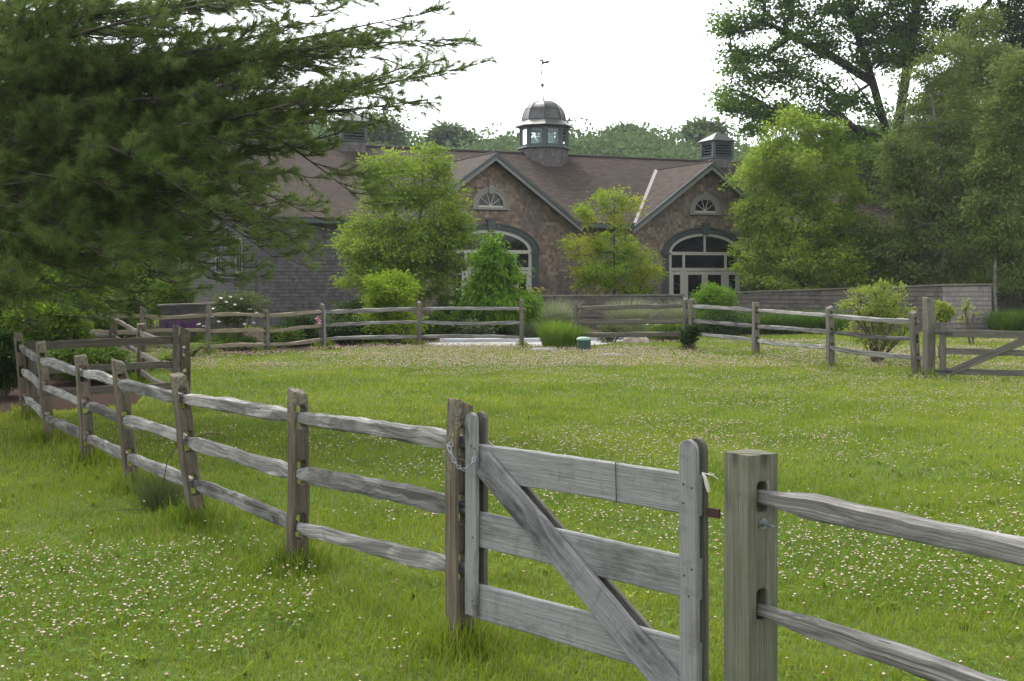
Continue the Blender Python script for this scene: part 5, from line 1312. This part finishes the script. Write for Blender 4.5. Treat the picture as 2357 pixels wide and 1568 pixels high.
bush("vine", "leafy green vine climbing the doubled fence post", "vine", 1583, 742, 27, 29.4, 60, 50, .05, 'darkleaf', 79, lowfrac=.02, aspect=.8)

# ------------------------------------------------------------------ grasses, ferns and flowers
def clump(name, label, cat, x, Y, n, ln, wd, spread, r_, mt, sd, group=None, curl=1.0, parent=None, sub="blades"):
    rs_ = rsd(sd); c = at(x, Y) if not isinstance(x, Vector) else x; T = thing(name, c, label, cat, group)
    a = rs_.uniform(0, 6.283, n); q = rs_.rand(n)**.6*r_; px = c.x+np.cos(a)*q; py = c.y+np.sin(a)*q; az = a+rs_.normal(0, .5, n)
    lean = np.clip(spread*(.2+.8*q/max(r_, .01))*rs_.uniform(.5, 1.4, n), .02, 1.5)
    blade_mesh(px, py, np.zeros(n), ln*rs_.uniform(.55, 1.15, n), wd*rs_.uniform(.7, 1.3, n), lean, az, sub, M[mt], T, curl=curl); return T
clump("grass_clump", "tall bright green grass clump left of the green drum", "grass clump", 1278, 30.6, 1500, .72, .012, .5, .30, 'tallgrass', 81)
clump("grass_clump", "smaller grass clump directly behind the green drum", "grass clump", 1322, 31.2, 900, .58, .012, .5, .26, 'tallgrass', 82)
clump("fountain_grass", "pale arching fountain grass left of the fence end post, before the garden wall", "ornamental grass", 1278, 38.5, 1500, 1.1, .013, .9, .32, 'fountain', 83, "fountain grasses before the low garden wall")
clump("fountain_grass", "pale fountain grass behind the middle of the short fence section", "ornamental grass", 1450, 39.5, 1800, 1.1, .013, 1.0, .38, 'fountain', 84, "fountain grasses before the low garden wall")
clump("fountain_grass", "pale fountain grass right behind the vine covered post", "ornamental grass", 1560, 40.0, 1200, 1.05, .013, .9, .30, 'fountain', 85, "fountain grasses before the low garden wall")
clump("catmint_clump", "hazy grey green catmint clump behind the straight fence's right end post", "ornamental plant", 1225, 35.3, 1500, .55, .012, .9, .6, 'lavender', 86)
clump("catmint_clump", "grey green catmint clump at the left of the gravel path", "ornamental plant", 1165, 36.6, 1100, .5, .012, .9, .5, 'lavender', 87)
clump("catmint_clump", "grey green catmint clump behind the lower rail near the boulder", "ornamental plant", 1475, 36.5, 900, .5, .012, .9, .5, 'lavender', 88)
dl = [(1620, 38.6), (1680, 38.8), (1740, 39.0), (1800, 39.1), (1860, 39.0), (1920, 38.8), (2310, 40.0), (2350, 40.3), (2395, 40.5)]
dls = ["nearest the vine covered post", "second from the vine covered post", "behind the middle of the right fence's first bay", "behind the fence post in the middle of the right fence", "behind the second bay of the right fence", "left of the pale lime shrub",
       "touching the pale wall end on its right", "under the white stemmed birch", "cut by the picture's right edge"]
for i, (x, Y) in enumerate(dl): clump("daylily_clump", "arching daylily leaves "+dls[i], "daylilies", x, Y, 520, .80, .022, 1.0, .38, 'daylily', 90+i, "daylily clumps along the garden walls")
fr = [(150, 21.5), (215, 22.0), (262, 21.4), (300, 22.6), (60, 20.5), (350, 23.5), (395, 25.5), (440, 27.0)]
frl = ["at the left end behind the plank gate", "second from the left behind the plank gate", "behind the middle of the plank gate", "right of the dark fence's thick post", "behind the near fence's last post", "behind the plank gate's right stile", "just right of the plank gate", "at the foot of the tan fence's left bay"]
for i, (x, Y) in enumerate(fr):
    rs_ = rsd(110+i); c = at(x, Y); T = thing("fern", c, "yellow green fern "+frl[i], "fern", "ferns round the left gate"); CC = []; DD = []; NN = []; segs = []
    for k in range(16):
        a = rs_.uniform(0, 6.28); L = rs_.uniform(.5, .85); out = np.array([math.cos(a), math.sin(a), 0]); prev = None
        for s in np.linspace(0, 1, 15):
            p = np.array(c)+out*L*s*(.35+.5*s)+np.array([0, 0, L*(1.0*s-.55*s*s)])
            if prev is not None:
                segs.append([*prev, *p, .004, .003]); sd_ = unit(np.cross(p-prev, [0, 0, 1.]))
                for g in (-1, 1):
                    CC.append(p); DD.append(sd_*g+unit(p-prev)*.35); NN.append([0, 0, 1.]+out*.4)
            prev = p
    tube_mesh("stalks", segs, M['twig'], T, 3); N = len(CC); s_ = np.tile(np.repeat(np.linspace(1, 0, 14), 2), 16)
    leaf_mesh("fronds", np.array(CC), np.array(DD), np.array(NN), .04+.13*s_, .02+.03*s_, M['fern'], T)
for i, (x, Y, n, cl) in enumerate([(395, 31.5, 60, 'purple'), (440, 32.0, 70, 'purple')]):
    T = clump("salvia_clump", ("purple flower spikes behind the tan fence, left clump", "purple flower spikes behind the tan fence beside the rose bush")[i], "salvia", x, Y, 500, .45, .018, .5, .5, 'midleaf', 130+i)
    rs_ = rsd(133+i); c = at(x, Y); q = rs_.normal(0, .28, (n, 2)); x_ = c.x+q[:, 0]*1.4; y_ = c.y+q[:, 1]
    blade_mesh(x_, y_, np.full(n, .3), rs_.uniform(.25, .45, n), np.full(n, .03), rs_.uniform(0, .2, n), rs_.uniform(0, 6, n), "flower_spikes", M[cl], T)["kind"] = "stuff"

def blooms(parent, pts, r_, mat, name="flower", seed=0, squash=.7):
    rs_ = rsd(seed)
    for p in pts:
        P = []; Fc = []
        for k in range(9):
            a = rs_.uniform(0, 6.28); e = rs_.uniform(-.2, 1.2); d = np.array([math.cos(a)*math.cos(e), math.sin(a)*math.cos(e), math.sin(e)*squash]); s_ = unit(np.cross(d, [0, 0, 1.])); u_ = np.cross(s_, d); n = len(P)
            q = np.array(p)+d*r_*.15
            P += [q, q+d*r_*.6+s_*r_*.5+u_*r_*.15, q+d*r_+u_*r_*.3, q+d*r_*.6-s_*r_*.5+u_*r_*.15]; Fc.append((n, n+1, n+2, n+3))
        mk(name, P, Fc, mat, parent)
def by_label(s): return next(o for o in COL.objects if s in str(o.get("label", "")))
rs_ = rsd(140)
blooms(by_label("airy rose bush"), [WP(x, y, 30.3) for x, y in ((508,688),(520,697),(540,703),(575,713),(590,722),(492,712),(600,730),(548,722),(562,748),(503,742),(610,738),(530,685),(487,730),(556,690),(585,745))], .055, M['white'], seed=1)
blooms(by_label("airy rose bush"), [WP(458, 748, 29.8), WP(472, 752, 29.8)], .06, M['white'], seed=2)
blooms(by_label("large pink bloom"), [WP(733, 741, 31.0), WP(731, 735, 31.0), WP(735, 747, 31.0)], .075, M['pink'], seed=3, squash=.9)
blooms(by_label("dark low peony"), [WP(775, 797, 32.2), WP(780, 801, 32.2), WP(792, 722, 32.4)], .07, M['pink'], seed=4)
blooms(by_label("grey green leafy plant"), [WP(1018, 781, 33.6), WP(1022, 783, 33.6)], .055, M['pink'], seed=5)
blooms(by_label("few white blooms"), [WP(x, y, 36.6) for x, y in ((1052,668),(1063,690),(1040,700),(1072,705))], .06, M['white'], seed=6)
blooms(by_label("yellow flowers on top"), [WP(x+rs_.uniform(-16, 16), 668+rs_.uniform(-6, 5), 42.5) for x in [1240]*16], .05, M['yellow'], seed=7)
blooms(by_label("grey green catmint clump at the left"), [WP(x, y, 36) for x, y in ((1130,750),(1140,746),(1150,752),(1122,755),(1160,748))], .05, M['blue'], seed=8)
blooms(by_label("bright low perennial right"), [WP(x, y, 33.8) for x, y in ((1490,748),(1500,745),(1510,750),(1518,747),(1482,746))], .045, M['white'], seed=9)
blooms(by_label("pale arching fountain grass left"), [WP(1227, 742, 37)], .08, M['pink'], seed=10)

# scrubby tuft with long bare shoots by the near fence
T = clump("brush_tuft", "brown dead looking tuft with long bare arching shoots at the near fence", "weed tuft", 372, 9.6, 700, .30, .004, .9, .14, 'roseleaf', 150)
T["label"] = "brown green tuft with long bare arching shoots beside the leaning fence post"
b = MB(); Yb = 9.45
for pl in ([(372,1195),(375,1120),(385,1060),(410,1022),(445,1008)], [(445,1008),(480,998),(510,1000),(530,1015)], [(365,1195),(330,1172),(270,1174),(215,1182),(172,1181)], [(370,1190),(350,1150),(342,1120)], [(378,1190),(395,1150),(402,1120)]):
    b.tube([WP(x, y, Yb) for x, y in pl], [.0045]*(len(pl)-1)+[.002], 5)
b.build("shoots", M['twig'], T)

# ------------------------------------------------------------------ drum, stones
T = thing("utility_drum", at(1344, 29.4), "dark green plastic drum with pale domed lid standing in the meadow", "drum")
c = at(1344, 29.4)
def lathe(prof, c, n=28):
    V = []; Fc = []
    for r_, z in prof: V += [(c.x+r_*math.cos(2*math.pi*i/n), c.y+r_*math.sin(2*math.pi*i/n), z) for i in range(n)]
    for k in range(len(prof)-1): Fc += [(k*n+i, k*n+(i+1)%n, (k+1)*n+(i+1)%n, (k+1)*n+i) for i in range(n)]
    Fc += [tuple(range(n-1, -1, -1)), tuple((len(prof)-1)*n+i for i in range(n))]; return V, Fc
V, Fc = lathe([(.150,-.02),(.158,.02),(.165,.22),(.168,.285)], c); o = mk("drum_body", V, Fc, M['drum'], T)
V, Fc = lathe([(.178,.28),(.182,.30),(.176,.325),(.14,.350),(.07,.362),(.01,.365)], c); mk("lid", V, Fc, M['drumlid'], T, smooth=True)
b = MB(); b.box((c.x-.145, c.y-.085, .21), (.004,.0,0), (0,.02,0), (0,0,.05)); b.build("handle", M['drumlid'], T)
def rock(label, p, sx, sy, sz, mat, sd, name="flat_stone"):
    rs_ = rsd(sd); bm = bmesh.new(); bmesh.ops.create_icosphere(bm, subdivisions=3, radius=1); V = np.array([v.co for v in bm.verts]); Fc = np.array([[v.index for v in f.verts] for f in bm.faces]); bm.free()
    n = V.copy(); d = np.zeros(len(V))
    for k in range(7): w_ = rs_.normal(size=3)*(1.5+k*.6); d += np.sin(V@w_+rs_.uniform(0, 6))*.09/(1+k*.25)
    V = n*(1+d[:, None]); V = np.sign(V)*np.abs(V)**.85; V = V*np.array([sx, sy, sz])+np.array([p.x, p.y, sz*.25]); o = mkt(name, V, Fc, mat); prop(o, label, "stone"); return o
rock("flat grey stone left of the tall grass clump", at(1252, 29.8), .33, .25, .07, M['stone'], 1)
rock("low flat grey stone in front of the green drum's right", at(1403, 28.0), .33, .2, .045, M['stone'], 2)
rock("pale bleached boulder behind the lower rail, left of the vine", at(1462, 33.2), .34, .22, .22, M['palelog'], 3, "boulder")

# ------------------------------------------------------------------ wooded ridge
def far_wood():
    rs_ = rsd(200); CC = []; RR = []
    for k in range(1700):
        y = rs_.uniform(96, 190); x = rs_.uniform(-.5, .5)*y*.98+rs_.uniform(-6, 6); CC.append((x, y)); RR.append(rs_.uniform(2.0, 3.9)*(1+.15*(y > 150)))
    CC = np.array(CC); RR = np.array(RR); z = hz(CC[:, 0], CC[:, 1])+RR*.9+rs_.uniform(-.8, .8, len(RR))+1.6*np.sin(CC[:, 0]*.11+1)*np.sin(CC[:, 0]*.047)+(rs_.rand(len(RR)) < .12)*rs_.uniform(.2, 1.0, len(RR)); V = []; 
    per = 300; idx = np.repeat(np.arange(len(RR)), per); N = len(idx); u = unit(rs_.normal(size=(N, 3))); u[:, 2] = np.abs(u[:, 2])*1.0-.25; lump = 1+.17*np.sin(u[:, 0]*5+idx)*np.cos(u[:, 1]*6+idx*1.7)+.05*np.clip(rs_.normal(size=N), -2, 1.2)
    P = np.stack([CC[idx, 0], CC[idx, 1], z[idx]], 1)+u*RR[idx][:, None]*lump[:, None]*np.array([1, 1, 1.15]); D = unit(u+rs_.normal(size=(N, 3))*.6); Nn = unit(u*1.0+rs_.normal(size=(N, 3))*.6+np.array([0, 0, .5])); L = rs_.uniform(.32, .62, N)
    o = leaf_mesh("far_wood", P, D, Nn, L, L*.75, M['farleaf'], None); return prop(o, "hazy green wooded ridge behind the barn", "wood", kind="stuff")
far_wood()
for i, (x, Y, yt, lobs, lab) in enumerate([
    (1615, 150, 285, [(1598,302,12,9),(1630,294,16,12),(1615,312,24,12),(1650,306,12,14)], "loose crowned tree standing above the wooded ridge, left of the small square cupola"),
    (1030, 150, 300, [(1030,306,18,9),(1015,316,20,10),(1050,318,18,9)], "rounded tree top on the ridge right of the pine's lowest sky tip"),
    (1440, 160, 305, [(1440,308,16,7),(1470,314,14,7),(1420,318,14,7)], "darker tree top rising from the ridge between dome and square cupola"),
    (880, 140, 275, [(880,290,36,28),(910,310,30,20),(850,310,36,24)], "ridge tree seen between the pine boughs and the light green tree")]):
    simple_tree("ridge_tree", lab, x, Y, yt+8, [LB(a, b2_, c_, d_, Y) for a, b2_, c_, d_ in lobs], 60, 60, .55, 1.3, 'farleaf', 'bark', .25, sd=210+i, group="trees on the ridge", r_tip=.04, zmin=2)

# ------------------------------------------------------------------ haze over the whole place
def haze():
    t = NT("haze_air"); v = t.n("ShaderNodeVolumePrincipled"); v.inputs["Color"].default_value = (.86,.93,1.0,1); v.inputs["Density"].default_value = HAZE; v.inputs["Anisotropy"].default_value = .2
    t.l(v.outputs[0], t.out.inputs["Volume"])
    b = MB(); b.box((0, 230, 30), (430, 0, 0), (0, 320, 0), (0, 0, 31.5)); o = b.build("haze", t.m); prop(o, kind="stuff")
HAZE = .00028
haze()
